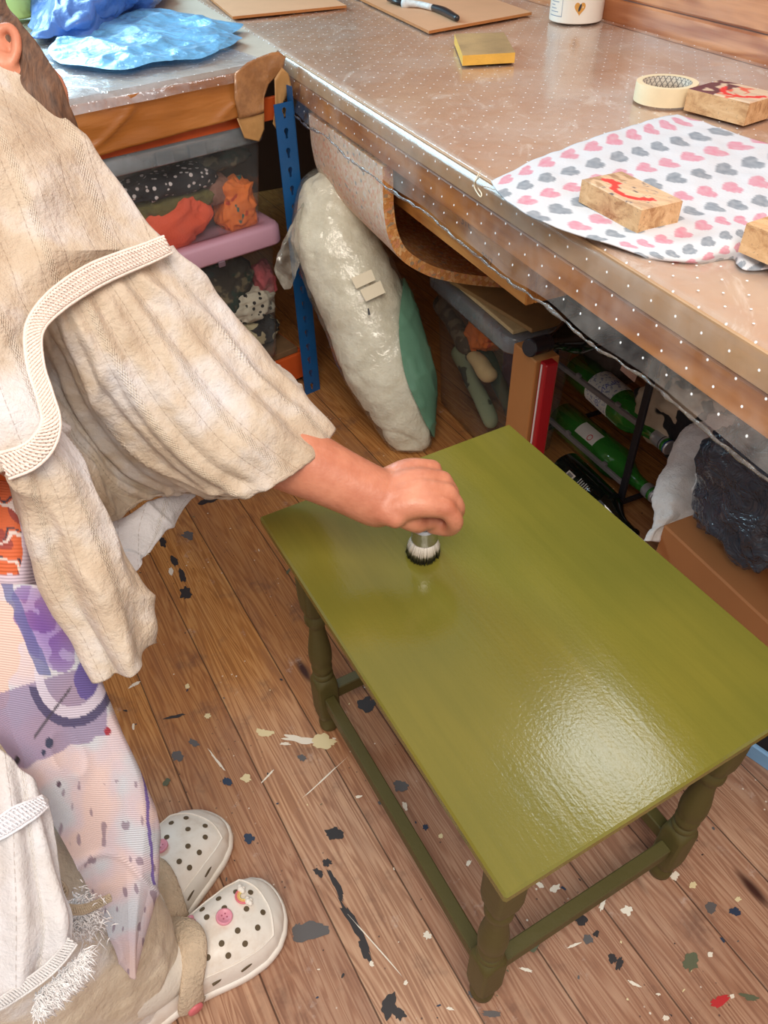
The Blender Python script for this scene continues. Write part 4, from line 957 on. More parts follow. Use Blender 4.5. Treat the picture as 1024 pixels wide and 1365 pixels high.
def bottle(a,b,r,mat,label,capm,capr=.0145,lab=None,group=None,caplen=.045):
    a=np.asarray(a);b=np.asarray(b); ax=(b-a); Ln=np.linalg.norm(ax); ax/=Ln
    t=thing('bottle',label,'bottle',tuple(a),group)
    k=Ln/.30
    prof=[(r*.9,0),(r,.004),(r,.175*k),(r*.97,.190*k),(r*.82,.207*k),(r*.58,.224*k),(r*.42,.240*k),(.0135,.255*k),(.0132,.288*k),(.0150,.290*k),(.0150,.296*k),(.012,.30*k)]
    v,f=lathe(a,prof,36,ax); fixn(obj('glass',v,f,mat,t))
    if capm:
        v,f=lathe(a+ax*(Ln-caplen),[(capr,0),(capr*1.02,.002),(capr*1.02,.012),(capr,.013),(capr*1.02,.014),(capr*1.02,caplen),(capr*.9,caplen+.002)],28,ax); fixn(obj('cap',v,f,capm,t,auto=.6))
    if lab:
        for (h0,h1,c0,c1,m,nm) in lab:
            # label patch facing the viewer
            A_,B_,_=frame(ax); w=CAM-a; w=w-ax*(w@ax); w/=np.linalg.norm(w); s=np.cross(ax,w); v=[];N=14
            for i in range(N+1):
                t_=c0+(c1-c0)*i/N
                for hh in (h0,h1): v.append(a+ax*hh+(w*math.cos(t_)+s*math.sin(t_))*(r+.0007))
            o=obj(nm,v,[(2*i,2*i+1,2*i+3,2*i+2) for i in range(N)],m,t)
    return t,ax
silver=simple('silver_cap',(200,200,205),.3,.06,20,.1,metal=.6); labm=NT('printed_bottle_label'); co=labm.coord(); labm.set(color=labm.mix(labm.mask(labm.noise(co,160,2,.5),.55,.62),lin((222,220,212)),lin((150,156,176))),rough=.6); labm=labm.m
labw=simple('plain_white_label',(214,206,198),.6,.06,50)
a=PV(772,492,.445); b=PV(893,597,.395); Lb=np.linalg.norm(b-a)
t1,ax=bottle(a,b,.037,glass,'green glass bottle with a wide white label and silver cap, upper bottle in the rack','x' and silver,lab=[(Lb*.27,Lb*.52,-1.35,1.25,labm,'paper_label')])
w=CAM-a; w-=ax*(w@ax); w/=np.linalg.norm(w); s=np.cross(ax,w)
cu=bpy.data.curves.new('t','FONT'); cu.body='BLANCO'; cu.size=1; cu.align_x='CENTER'; cu.align_y='CENTER'; tt_=bpy.data.objects.new('t',cu); COL.objects.link(tt_); bpy.context.view_layer.update(); me_=bpy.data.meshes.new_from_object(tt_)
v=[a+ax*(Lb*.42-q.co[1]*.019)+(w*math.cos(q.co[0]*.019/.038)+s*math.sin(q.co[0]*.019/.038))*.0384 for q in me_.vertices]; f=[tuple(p.vertices) for p in me_.polygons]; bpy.data.objects.remove(tt_)
obj('printed_words',v,f,flatm('blue_label_print',(84,100,170)),t1,smooth=False)
v,f=lathe(b-ax*.004,[(.0152,0),(.0152,.003)],28,ax,cap=False); obj('blue_ring',v,f,flatm('navy_ring',(30,50,130)),t1)
v,f=lathe(b-ax*.018,[(.0152,0),(.0152,.002)],28,ax,cap=False); obj('dark_ring',v,f,ink,t1)
a=PV(750,556,.425); b=PV(874,662,.395); Lb=np.linalg.norm(b-a)
t2,ax=bottle(a,b,.037,glass,'green glass bottle with a small label and red round stamp, lower bottle in the rack',silver,lab=[(Lb*.28,Lb*.48,-.75,.15,labw,'paper_label')],caplen=.03)
w=CAM-a; w-=ax*(w@ax); w/=np.linalg.norm(w); s=np.cross(ax,w)
v=[];cc0=a+ax*Lb*.42; 
d_=w*math.cos(-.12)+s*math.sin(-.12); e_=np.cross(ax,d_)
for k in range(24):
    for rr_ in (.0075,.0055): v.append(cc0+d_*.0386+ax*rr_*math.cos(2*PI*k/24)+e_*rr_*math.sin(2*PI*k/24))
obj('round_stamp',v,[(2*k,2*k+1,(2*k+3)%48,(2*k+2)%48) for k in range(24)],flatm('red_stamp',(190,50,60)),t2,smooth=False)
a=P(752,622,.040); b=P(846,716,.040)
t3,ax=bottle(a,b,.038,glassd,'black bottle with white printed lines and a barcode, nearest the floor in the rack',None)
w=CAM-a; w-=ax*(w@ax); w/=np.linalg.norm(w); s=np.cross(ax,w)
mbb=MB()
for k in range(6):
    q=a+ax*(.082+.006*k)+w*.0387; v,f=boxg(q+s*.003,s*(.011-.001*(k%3)),ax*.0009,w*.0002,0); mbb.add(v,f)
fixn(obj('printed_lines',mbb.v,mbb.f,flatm('silver_print',(190,188,184)),t3,smooth=False))
v,f=boxg(a+ax*.056+w*.0383+s*.006,s*.009,ax*.011,w*.0006,0); fixn(obj('barcode_label',v,f,labw,t3,smooth=False))
mbb=MB()
for k in range(9): v,f=boxg(a+ax*(.049+.0017*k)+w*.0391+s*.006,s*.006,ax*(.0003+.0003*(k%2)),w*.0002,0); mbb.add(v,f)
fixn(obj('barcode_bars',mbb.v,mbb.f,ink,t3,smooth=False))
a=PV(860,418,.50); b=PV(706,464,.150)
bottle(a,b,.037,glassd,'black wine bottle across the rack top, its neck poking out to the left',blk,.0155,caplen=.05)
crv('fabric_bundle',815,470,.50,.07,.05,.045,simple('taupe_cloth',(96,80,70),.9,.2),'dull taupe cloth bundle pushed into the rack above the green bottle','fabric',.3,20,31)
cs=PV(838,497,.41); o=boxo('price_tag',cs,(EU*.8-Zv*.05)*.028,EV*.0006,(Zv+EU*.2)*.008,simple('peach_card',(220,176,156),.6,.15,30),None,.0002); tag(o,'small peach and white printed card stuck behind the top of the rack','card')
# ================================================================== RIGHT CLUTTER
zeb=fab('zebra_print',(196,176,150),[(24,22,26)],15,(.50,.53))
crv('folded_fabric',915,545,.46,.09,.06,.075,zeb,'beige cloth with black animal stripes behind the white wadding','fabric',.3,14,41)
stw=[(1008,555,930,548,1.36,.6),(998,580,902,584,1.345,.6),(975,610,885,622,1.33,.5),(962,640,874,655,1.315,.45),(950,668,872,680,1.30,.4),(925,690,871,698,1.29,.4),(888,706,866,708,1.285,.5),(876,720,862,722,1.285,.6)]
g=ploft(stw,48,90)
w_=NT('white_wadding'); co=w_.coord(); n=w_.noise(co,40,6,.75); w_.set(color=w_.ramp(n,[(.3,(236,228,222)),(.7,(252,250,248))]),rough=1.,normal=w_.bump(n,.8,.008),sheen=.4)
o=loft_obj('wadding',g,w_.m,None,disp=lambda p,u,v:.010*nz(p,14)+.004*nz(p,50,3)+.002*nz(p,120,5)-.014*max(0,1-abs(v-.78)*10)); tag(o,'torn hank of fluffy white wadding hanging over the cardboard box beside the bottle rack','wadding')
crv('wadding',960,640,.36,.035,.03,.06,w_.m,'smaller cream tuft of wadding between the big white hank and the dark bag','wadding',.35,24,44)
cb=thing('cardboard_box','long brown cardboard box on the floor under the workbench, under the hank of white wadding','cardboard box',B(1.3,.31,0))
cmat=simple('brown_cardboard',(182,116,66),.75,.07,5,.12,50)
c,a,b,h=bbox(1.000,1.62,.252,.352,.002,.204); boxo('box_body',c,a,b,h,cmat,cb,.003)
c,a,b,h=bbox(1.000,1.62,.2515,.2523,.095,.1); 
a0=B(1.31,.353,.235); boxo('flap',a0,EU*.31,EV*.0015,Zv*.034,cmat,cb,.0005)
c,a,b,h=bbox(1.01,1.62,.362,.56,.002,.225)
cb2=thing('cardboard_box','open brown cardboard box behind the long one, holding papers, partly under the dark bag','cardboard box',B(1.3,.46,0))
for (u1,u2,v1,v2,z1,z2,nm) in [(1.02,1.62,.372,.375,.002,.262,'side_panel'),(1.02,1.62,.56,.563,.002,.262,'side_panel'),(1.02,1.023,.375,.56,.002,.262,'end_panel'),(1.02,1.62,.375,.56,.002,.006,'bottom_panel')]:
    c,a,b,h=bbox(u1,u2,v1,v2,z1,z2); boxo(nm,c,a,b,h,cmat,cb2,.0008)
c,a,b,h=bbox(1.06,1.3,.40,.41,.02,.235); o=boxo('paper_packet',c,a,b,h,simple('white_paper',(214,210,200),.7,.05),None,.001); tag(o,'white paper packet with a red end sticking up in the open cardboard box','paper')
darkp=NT('dark_polythene'); co=darkp.coord(); darkp.set(color=lin((58,66,78)),rough=.12,spec=.7,normal=darkp.bump(darkp.noise(co,24,4,.6,.8),.9,.02),coat=.3); darkp=darkp.m
c=PV(1012,650,.30); crumple('plastic_bag',c,EU*.085,EV*.05,Zv*.115,darkp,'shiny dark grey plastic bag at the right edge above the cardboard boxes','plastic bag',.30,12,51,n=(80,110))
c=PV(1012,730,.345); 
c=P(1022,866,.03); crumple('fabric_scrap',c,EU*.03,EV*.022,Zv*.03,fab('black_pink_floral',(26,26,34),[(236,130,160),(230,225,225)],55,(.58,.6)),'small scrap of black fabric with pink flowers at the right edge below the cardboard box','fabric',.3,30,61)
A=P(968,969,.03);Bq=P(1060,1032,.03); d=(Bq-A); n=np.array([-d[1],d[0],0])/np.linalg.norm(d[:2]); n=n if n@EV>0 else -n
tr_=thing('tray','dark tray with a pale blue rim on the floor behind the right table corner','tray',(A+Bq)/2*np.array([1,1,0]))
zz=np.array([0,0,1.]); boxo('tray_body',(A+Bq)/2+n*.045-zz*.018,d/2,n*.040,zz*.010,simple('dark_tray',(28,32,40),.4),tr_,.002); boxo('rim',(A+Bq)/2+n*.002-zz*.014,d/2*1.01,n*.004,zz*.016,simple('pale_blue_rim',(130,176,216),.4),tr_,.002)
# ================================================================== PERSON
skin=NT('skin'); co=skin.coord(); n=skin.noise(co,26,4,.6); n2=skin.noise(co,150,3,.6)
skin.set(color=skin.mix(.25,skin.ramp(n,[(.3,(176,106,78)),(.7,(212,146,116))]),lin((204,126,100))),rough=.42,sss=.05,normal=skin.bump(skin.math('ADD',n2,skin.math('MULTIPLY',skin.noise(co,45,3,.5),1.5)),.18,.003)); skin.b.inputs['Subsurface Radius'].default_value=(.02,.008,.004); skin=skin.m
def cloth(name,base,shade,stripes=True,transl=.25,warm=None):
    t=NT(name); nt=t.nt; co=t.coord(); s=t.sep(t.coord('UV')); 
    slub=t.noise(t.mapping(t.coord('UV'),(600,60,1)),1.,3,.7); thr=t.noise(t.mapping(t.coord('UV'),(60,700,1)),1.,3,.7)
    c=t.ramp(t.noise(co,9,4,.6),[(.32,shade),(.5,base),(.68,(236,234,236))])  # noise tones put lit white and shaded patches into the cloth
    h=t.math('ADD',t.math('MULTIPLY',slub,.5),t.math('MULTIPLY',thr,.5))
    if stripes:
        x=t.math('MULTIPLY',s[0],1/.026); fx=t.math('ABSOLUTE',t.math('SUBTRACT',t.math('FRACT',x),.5))
        line=t.mask(fx,.475,.492)      # drawn-thread hairline
        dash=t.mask(t.math('SINE',t.math('MULTIPLY',s[1],900.)),-.6,.1)
        c=t.mix(t.math('MULTIPLY',t.math('MULTIPLY',line,dash),.38),c,lin((150,120,96)))
        x2=t.math('MULTIPLY',s[0],1/.060); f2=t.math('ABSOLUTE',t.math('SUBTRACT',t.math('FRACT',t.math('ADD',x2,.2)),.5))
        band=t.math('SUBTRACT',1,t.mask(f2,.05,.075)); emb=t.math('MULTIPLY',band,t.math('MULTIPLY',t.math('SINE',t.math('MULTIPLY',s[0],2600.)),t.math('SINE',t.math('MULTIPLY',s[1],1500.))))
        c=t.mix(t.math('MULTIPLY',t.mask(emb,.2,.6),.5),c,lin((244,232,208)))
        h=t.math('ADD',h,t.math('MULTIPLY',emb,1.2)); h=t.math('SUBTRACT',h,line)
    crinkle=t.noise(co,55,4,.65); h2=t.bump(crinkle,.6,.008); nr=t.bump(h,.45,.0012,h2)
    t.set(color=c,rough=.8,normal=nr,sheen=.15)
    if transl:
        tl=t.n.new('ShaderNodeBsdfTranslucent'); t.link(c,tl.inputs[0]); t.link(nr,tl.inputs['Normal'])
        k=t.n.new('ShaderNodeMixShader'); k.inputs[0].default_value=transl; t.link(t.b.outputs[0],k.inputs[1]); t.link(tl.outputs[0],k.inputs[2]); t.link(k.outputs[0],t.out.inputs[0])
    return t.m
blouse_m=cloth('cream_embroidered_cotton',(220,203,182),(196,170,140))
lace_m=simple('cream_crochet_lace',(232,216,206),.85,.06,60,.4,300)
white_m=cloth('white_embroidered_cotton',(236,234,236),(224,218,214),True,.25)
trs_m=cloth('cream_trouser_cotton',(232,216,192),(214,194,166),False,.1)
hair_m=NT('brown_hair'); co=hair_m.coord(); n=hair_m.noise(hair_m.mapping(co,(300,60,60)),1,3,.7); hair_m.set(color=hair_m.ramp(n,[(.3,(66,46,36)),(.7,(118,84,62))]),rough=.6,normal=hair_m.bump(n,.5,.002)); hair_m=hair_m.m

person=thing('person','person in cream blouse, printed apron and white clogs, bending over the green table','person',(-.42,.30,0))
# ---- body: overlapping tapered volumes fused to one surface
mb=MB()
def cap_(path,rad,n=18,sub=6): v,f=capsule(path,rad,n,sub); mb.add(v,f)
HD=W(-118,146,.74)          # head centre
fdir=np.array([.62,-.10,-.78]); fdir/=np.linalg.norm(fdir)      # face looks down at the brush
hup=np.array([.72,.42,.50]); hup=np.array([.45,.62,.45]); hup-=fdir*(hup@fdir); hup/=np.linalg.norm(hup)   # crown direction
hsd=np.cross(fdir,hup)
v,f=ellipsoid(HD,fdir*.092,hsd*.074,hup*.108,20,28); mb.add(v,f)
cap_([HD-hup*.04+fdir*.03,HD-hup*.085+fdir*.045],[.06,.036])                      # jaw / chin
cap_([HD+fdir*.085-hup*.005,HD+fdir*.108-hup*.03],[.009,.013],12,4)                # nose
cap_([HD+fdir*.088-hup*.056+hsd*.018,HD+fdir*.096-hup*.056,HD+fdir*.088-hup*.056-hsd*.018],[.006,.008,.006],10,4)  # mouth
for s in(-1,1):
    v,f=ellipsoid(HD+fdir*.074+hsd*.030*s+hup*.012,fdir*.012,hsd*.014,hup*.009,8,12); mb.add(v,f)
    cap_([HD+fdir*.082+hsd*.018*s+hup*.03,HD+fdir*.078+hsd*.044*s+hup*.028],[.006,.005],10,3)
SH=W(50,300,.715); EL=np.array([-.215,.650,.655]); WR=P(503,664,.548)
CH=W(-150,400,.66); PEL=np.array([-.64,.20,.78]); WAI=(CH+PEL)/2+np.array([0,0,.03])
cap_([HD-hup*.05-fdir*.02,W(-110,210,.68)],[.055,.062])                             # neck
cap_([PEL,WAI,CH,W(-90,300,.66)],[.135,.115,.115,.075],24)
cap_([CH+np.array([0,0,.02]),SH],[.075,.055])
SH2=CH+np.array([-.20,.10,.0]); cap_([CH,SH2],[.075,.05]); cap_([SH2,SH2+np.array([.05,.10,-.22]),SH2+np.array([.20,.06,-.36])],[.05,.040,.028])
cap_([SH2+np.array([.20,.06,-.36]),SH2+np.array([.25,.03,-.40])],[.028,.022])
cap_([SH,(SH+EL)/2,EL],[.054,.049,.043])
FM=EL*.55+WR*.45
cap_([EL,EL*.75+WR*.25+np.array([0,0,.004]),FM,EL*.2+WR*.8,WR],[.043,.046,.041,.0335,.0320],22)
# hand: palm slab from wrist to knuckles, fingers folding down round the brush
K=[P(576,626,.558),P(590,641,.558),P(597,658,.555),P(595,677,.550)]   # knuckles: little finger (far) .. index (near)
W0=[P(512,646,.550),P(513,656,.556),P(514,668,.554),P(515,680,.548)]
for k in range(4):
    cap_([W0[k],(W0[k]+K[k])/2+np.array([0,0,.007]),K[k]],[.017,.0155,.0115],16,6)
BR=P(566,690,.511)      # where fingertips meet the brush
tips=[BR+np.array([.012,.022,.012]),BR+np.array([.013,.012,.004]),BR+np.array([.014,.001,-.002]),BR+np.array([.008,-.010,-.006])]
for k in range(4):
    kn=K[k]; tp=tips[k]; pip=kn+np.array([.010,-.003,-.018])*[.85,1,1,.95][k]; dip=(pip+tp)/2+np.array([.006,-.001,-.006])
    cap_([kn,pip,dip,tp],[.0108,.0098,.0088,.0078][:4] if k else [.0095,.0086,.0078,.007],14,5)
cap_([P(528,680,.544),P(546,692,.532),P(558,698,.522),BR+np.array([-.008,-.004,.0])],[.0150,.0130,.0110,.0095],14,5)  # thumb
for k in range(4):
    a_=W0[k]+np.array([.006,0,.0135]); b_=K[k]+np.array([0,0,.0075]); cap_([a_,(a_+b_)/2+np.array([0,0,.0085]),b_],[.0035,.0045,.0058],10,5)
cap_([P(520,684,.548),P(527,690,.546)],[.015,.012],14,3)
cap_([P(545,690,.530),P(562,694,.522),P(580,692,.520)],[.010,.0115,.010],12,4)
sock_m=simple('pale_cotton_sock',(226,216,202),.9,.05,30,.4,220)
# legs and feet
def footdir(p,q): d=(q-p)*np.array([1,1,0]); return d/np.linalg.norm(d)
CR_T=P(369,1190,.03)*np.array([1,1,0]); CR_D=footdir(P(138,1352,.03),P(352,1190,.03))
CL_T=P(282,1082,.03)*np.array([1,1,0]); CL_D=footdir(P(195,1205,.05),P(268,1082,.05))
anks=[]
for (T_,D_,hip,knee) in ((CR_T,CR_D,np.array([-.56,.14,.76]),np.array([-.45,.30,.44])),(CL_T,CL_D,np.array([-.66,.30,.76]),np.array([-.50,.40,.45]))):
    ank=T_-D_*.195+np.array([0,0,.095]); anks.append(ank)
    cap_([hip,hip*.5+knee*.5,knee,knee*.5+ank*.5,ank],[.095,.072,.052,.044,.033],22)
    vs_,fs_=capsule([ank*.8+knee*.2,ank+np.array([0,0,.0]),ank-np.array([0,0,.025])+D_*.03,T_-D_*.12+np.array([0,0,.052])],[.042,.041,.040,.030],24,6); fixn(obj('sock',vs_,fs_,sock_m,person))
    cap_([ank+np.array([0,0,-.005]),T_-D_*.235+np.array([0,0,.052])],[.036,.028]); cap_([ank-np.array([0,0,.02]),T_-D_*.11+np.array([0,0,.044]),T_-D_*.045+np.array([0,0,.034])],[.034,.027,.018])
body=obj('body',mb.v,mb.f,skin,person)
m=body.modifiers.new('Fuse','REMESH'); m.mode='VOXEL'; m.voxel_size=.0030; m.use_smooth_shade=True
m=body.modifiers.new('Soften','SMOOTH'); m.factor=.5; m.iterations=5
# ear
def ear(s):
    c=HD+hsd*.074*s-fdir*.010-hup*.008; mbe=MB()
    pts=[];rad=[]
    for k in range(15):
        t=-2.2+4.6*k/14; x=-math.cos(t)*.017; y=math.sin(t)*.028+.004; pts.append(c+fdir*x*1.0+hup*y+hsd*s*(.006+.010*(1-abs(t)/3))); rad.append(.0048 if k else .003)
    v,f=capsule(pts,rad,10,2); mbe.add(v,f)
    v,f=ellipsoid(c-hup*.022-fdir*.002+hsd*s*.006,fdir*.008,hsd*.005,hup*.010,8,12); mbe.add(v,f)
    v,f=ellipsoid(c+hsd*s*.004,fdir*.014,hsd*.005,hup*.024,8,14); mbe.add(v,f)
    o=obj('ear',mbe.v,mbe.f,skin,person); fixn(o); m=o.modifiers.new('Fuse','REMESH'); m.mode='VOXEL'; m.voxel_size=.0018; m.use_smooth_shade=True; m=o.modifiers.new('Soften','SMOOTH'); m.iterations=3
ear(1); ear(-1)
# a visible ear where the photo shows it, low on the near side of the head
# hair: shell over the crown and nape with strand grooves
v,f=ellipsoid(HD-fdir*.006+hup*.004,fdir*.101,hsd*.083,hup*.118,60,90)
vv=[];keep=[]
for p in v:
    q=p-HD; k=.0022*mn.noise(Vector((q@hsd*130,q@fdir*30,q@hup*30))); nq=q/np.linalg.norm(q); vv.append(p+nq*k)
    keep.append((q@fdir)< .045+ .35*(q@hup) )
f=[q for q in f if all(keep[i] for i in q)]
ho=obj('hair',vv,f,hair_m,person); fixn(ho); m=ho.modifiers.new('Solidify','SOLIDIFY'); m.thickness=.004; m.offset=-1
# side lock of hair falling past the neck
lock=[(-8,-60,-70,-40,.66,.5),(8,0,-54,20,.65,.5),(25,26,-36,50,.64,.5),(41,47,-16,74,.638,.5),(58,70,4,100,.64,.5),(77,101,18,130,.64,.5),(94,142,34,166,.65,.5),(110,185,56,200,.67,.5)]
loft_obj('hair_lock',ploft(lock,36,60),hair_m,person,disp=lambda p,u,v:.0012*math.sin(v*190)+.0016*nz(p,60))
# near ear, skin
c=W(8,70,.632); mbe=MB(); ea=up*.93+rt*.20; ea/=np.linalg.norm(ea); eb=rt-ea*(rt@ea); eb/=np.linalg.norm(eb)
pts=[c+eb*math.cos(t)*.0105+ea*math.sin(t)*.0185-fwd*(.004) for t in np.linspace(-1.9,2.6,16)]
v,f=capsule(pts,[.0042]*16,10,2); mbe.add(v,f); v,f=ellipsoid(c+fwd*.004,eb*.012,fwd*.006,ea*.020,10,14); mbe.add(v,f); v,f=ellipsoid(c-ea*.019+eb*.004,eb*.007,fwd*.006,ea*.009,10,14); mbe.add(v,f)
v,f=capsule([c-ea*.012+eb*.0,c-ea*.022+eb*.012+fwd*.03,W(48,125,.68)],[.012,.022,.028],16,5); mbe.add(v,f)
v,f=capsule([c+fwd*.012+rt*-.01,c+fwd*.012-rt*.04+up*-.03],[.02,.03],14,4); mbe.add(v,f)
o=obj('ear',mbe.v,mbe.f,skin,person); fixn(o); m=o.modifiers.new('Fuse','REMESH'); m.mode='VOXEL'; m.voxel_size=.0016; m.use_smooth_shade=True; m=o.modifiers.new('Soften','SMOOTH'); m.iterations=3
# ---------------------------------------------------------------- blouse
KB=[(0,80,.62),(60,122,.64),(112,182,.655),(160,240,.672),(198,293,.685),(226,330,.692),(196,340,.675),(165,352,.66),(110,377,.625),(62,410,.60),(43,445,.588),(48,490,.582),(62,530,.577),(66,572,.572),(42,610,.567),(8,628,.565),(-110,650,.55),(-330,520,.54),(-360,250,.53),(-150,80,.58)]
cx,cy,cd=-95,330,.50
kb=np.array(KB,float); kk=np.vstack([kb,kb[:1]])
# closed catmull
n=len(kb); per=np.vstack([kb[-2:],kb,kb[:3]]); tt=np.linspace(2,2+n,181)[:-1]; ring=[]
for t in tt:
    i=int(math.floor(t)); f_=t-i; a,b,c_,d=per[i-1],per[i],per[i+1],per[i+2]; ring.append(.5*((2*b)+(-a+c_)*f_+(2*a-5*b+4*c_-d)*f_*f_+(-a+3*b-3*c_+d)*f_**3))
ring=np.array(ring); M=90; g=[]
anch=np.array([(-95,330,.50),(60,250,.572),(0,420,.535),(20,540,.548),(110,318,.612),(-200,400,.48),(10,180,.565),(150,290,.645),(60,350,.575),(-60,520,.53),(-60,200,.54)],float)
src=np.vstack([ring[::3],anch]); 
def ydep(x,y):
    w_=1/((src[:,0]-x)**2+(src[:,1]-y)**2+2200.)**1.5; w_[-len(anch):]*=3.5; return float((w_*src[:,2]).sum()/w_.sum())
for i in range(M):
    v_=i/(M-1)*1.12
    row=[]
    for j,k in enumerate(ring):
        vis = 1.0
        if v_<=1:
            x=cx+(k[0]-cx)*v_; y=cy+(k[1]-cy)*v_; d=ydep(x,y)*(1-v_**8)+k[2]*v_**8
        else:
            e=(v_-1)/.12; x=cx+(k[0]-cx)*(1-.05*e*e); y=cy+(k[1]-cy)*(1-.05*e*e); d=k[2]+.06*e
        row.append(W(x,y,d))
    g.append(row)
g=np.array(g); nn=gnorm(g,True); s_=np.sign((nn*(CAM-g)).sum(2,keepdims=True)); 
nn=np.where(np.ones_like(s_)>0,nn*np.sign((nn[:70]*(CAM-g[:70])).sum()),nn)
for i in range(M):
    e=min(1,i/25)*(1 if i<80 else max(0,1-(i-80)/9))
    for j in range(180):
        p=g[i,j]; q=np.array([p[0]*.8+p[1]*.3,p[1]*.6-p[0]*.2,p[2]])
        amp=.006*nz(q,11,1)+.003*max(0,1-abs(nz(q*np.array([1.4,1,1]),8,3))*5)**1.5+.002*nz(q,34,5)
        g[i,j]=p+nn[i,j]*(amp*e-.002)
uvs=[]
for i in range(M):
    for j in range(180):
        k=ring[j]; v_=min(1.05,i/(M-1)*1.12); x=cx+(k[0]-cx)*v_; y=cy+(k[1]-cy)*v_; uvs.append(((x*.93-y*.36)*.0007,(y*.93+x*.36)*.0007))
blouse=obj('blouse',g.reshape(-1,3),gfaces(M,180,False,True),blouse_m,person,uvs=uvs)
# sleeve ruffle
def gather(p,u,v):
    k=math.sin(v*2*PI*9.5+2.2*nz(p,6,3))*.5+.5*math.sin(v*2*PI*17+3*nz(p,9,7)); amp=.0062*(1-u)**.5*min(1,u*8)+.0040*u*.9
    return amp*k*(.6+.6*abs(nz(p,5,1)))+.008*nz(p,9,2)*min(1,u*4)+.003*nz(p,30,4)+.006*max(0,1-abs(nz(p,10,11))*6)**2*min(1,u*5)*(1-u*.3)
sl=[[(208,345,.74),(230,328,.698),(198,340,.678),(152,358,.652),(110,378,.626),(80,396,.610),(58,415,.600),(45,440,.594),(50,490,.592),(64,550,.588),(58,590,.585)],
    [(262,400,.80),(281,384,.735),(245,400,.695),(200,425,.668),(155,455,.650),(115,470,.645),(88,480,.66),(70,500,.68),(72,550,.67),(86,590,.65),(72,620,.64)],
    [(322,470,.85),(338,446,.770),(300,478,.718),(258,510,.690),(215,550,.680),(172,560,.690),(140,565,.715),(115,570,.735),(105,600,.715),(112,630,.69),(95,650,.68)],
    [(380,520,.89),(390,505,.798),(362,540,.745),(322,585,.715),(275,615,.705),(232,625,.720),(195,625,.765),(165,630,.785),(142,648,.76),(133,665,.73),(112,680,.71)],
    [(425,572,.92),(442,571,.822),(428,598,.785),(388,632,.750),(340,656,.738),(300,664,.750),(258,657,.800),(222,658,.825),(188,667,.81),(153,690,.78),(128,705,.75)]]
slv=[list(x) for x in zip(*[list(r) for r in sl])]
o,_=patch('sleeve_ruffle',sl,blouse_m,blouse,110,230,gather,.0012)
hemc=[(442,571,.820),(428,598,.783),(388,632,.748),(340,656,.736),(300,664,.748),(258,657,.798),(222,658,.823),(188,667,.808),(153,690,.778)]
# back of the sleeve closing behind the arm
bk=[[(226,332,.70),(180,380,.80),(90,450,.82),(60,540,.72)],[(330,460,.86),(290,520,.93),(190,560,.93),(110,620,.82)],[(432,575,.90),(400,620,.95),(300,640,.95),(170,672,.86)]]
patch('sleeve_back',bk,blouse_m,blouse,40,60,lambda p,u,v:.006*nz(p,10),.001)
# hanging front panel
def hang(p,u,v):
    k=math.sin(v*2*PI*2.6+1.5*nz(p,7,5)+.6); return .0065*k*min(1,.35+u)+.004*nz(p,12,2)+.002*nz(p,36,4)+.006*max(0,1-abs(nz(p,9,14))*6)**2
hp_=[[(62,590,.64),(70,573,.590),(56,592,.568),(40,610,.562),(25,627,.565),(10,625,.60)],
     [(92,655,.67),(112,622,.618),(90,645,.590),(62,665,.582),(38,675,.588),(20,680,.62)],
     [(120,735,.69),(152,690,.640),(118,715,.608),(80,735,.600),(50,738,.604),(35,740,.64)],
     [(150,800,.71),(188,768,.660),(150,795,.625),(108,805,.616),(78,800,.620),(60,800,.65)],
     [(175,850,.72),(207,828,.672),(176,865,.640),(142,872,.630),(112,855,.634),(95,850,.66)],
     [(180,868,.73),(205,858,.678),(186,885,.648),(158,900,.640),(137,906,.642),(125,890,.67)]]
patch('front_panel',hp_,blouse_m,blouse,100,110,hang,.0012)
# back hem panel, window light put into its colour as paler cloth
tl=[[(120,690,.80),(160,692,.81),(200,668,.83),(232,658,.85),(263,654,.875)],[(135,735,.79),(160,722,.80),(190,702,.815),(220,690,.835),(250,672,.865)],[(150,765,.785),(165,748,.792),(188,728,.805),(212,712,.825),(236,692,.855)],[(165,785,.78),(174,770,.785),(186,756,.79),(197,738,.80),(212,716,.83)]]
patch('back_hem_panel',tl,white_m,blouse,60,90,lambda p,u,v:.004*nz(p,16)+.002*nz(p,50,2)+.004*max(0,1-abs(nz(p,18,8))*6)**2,.001)
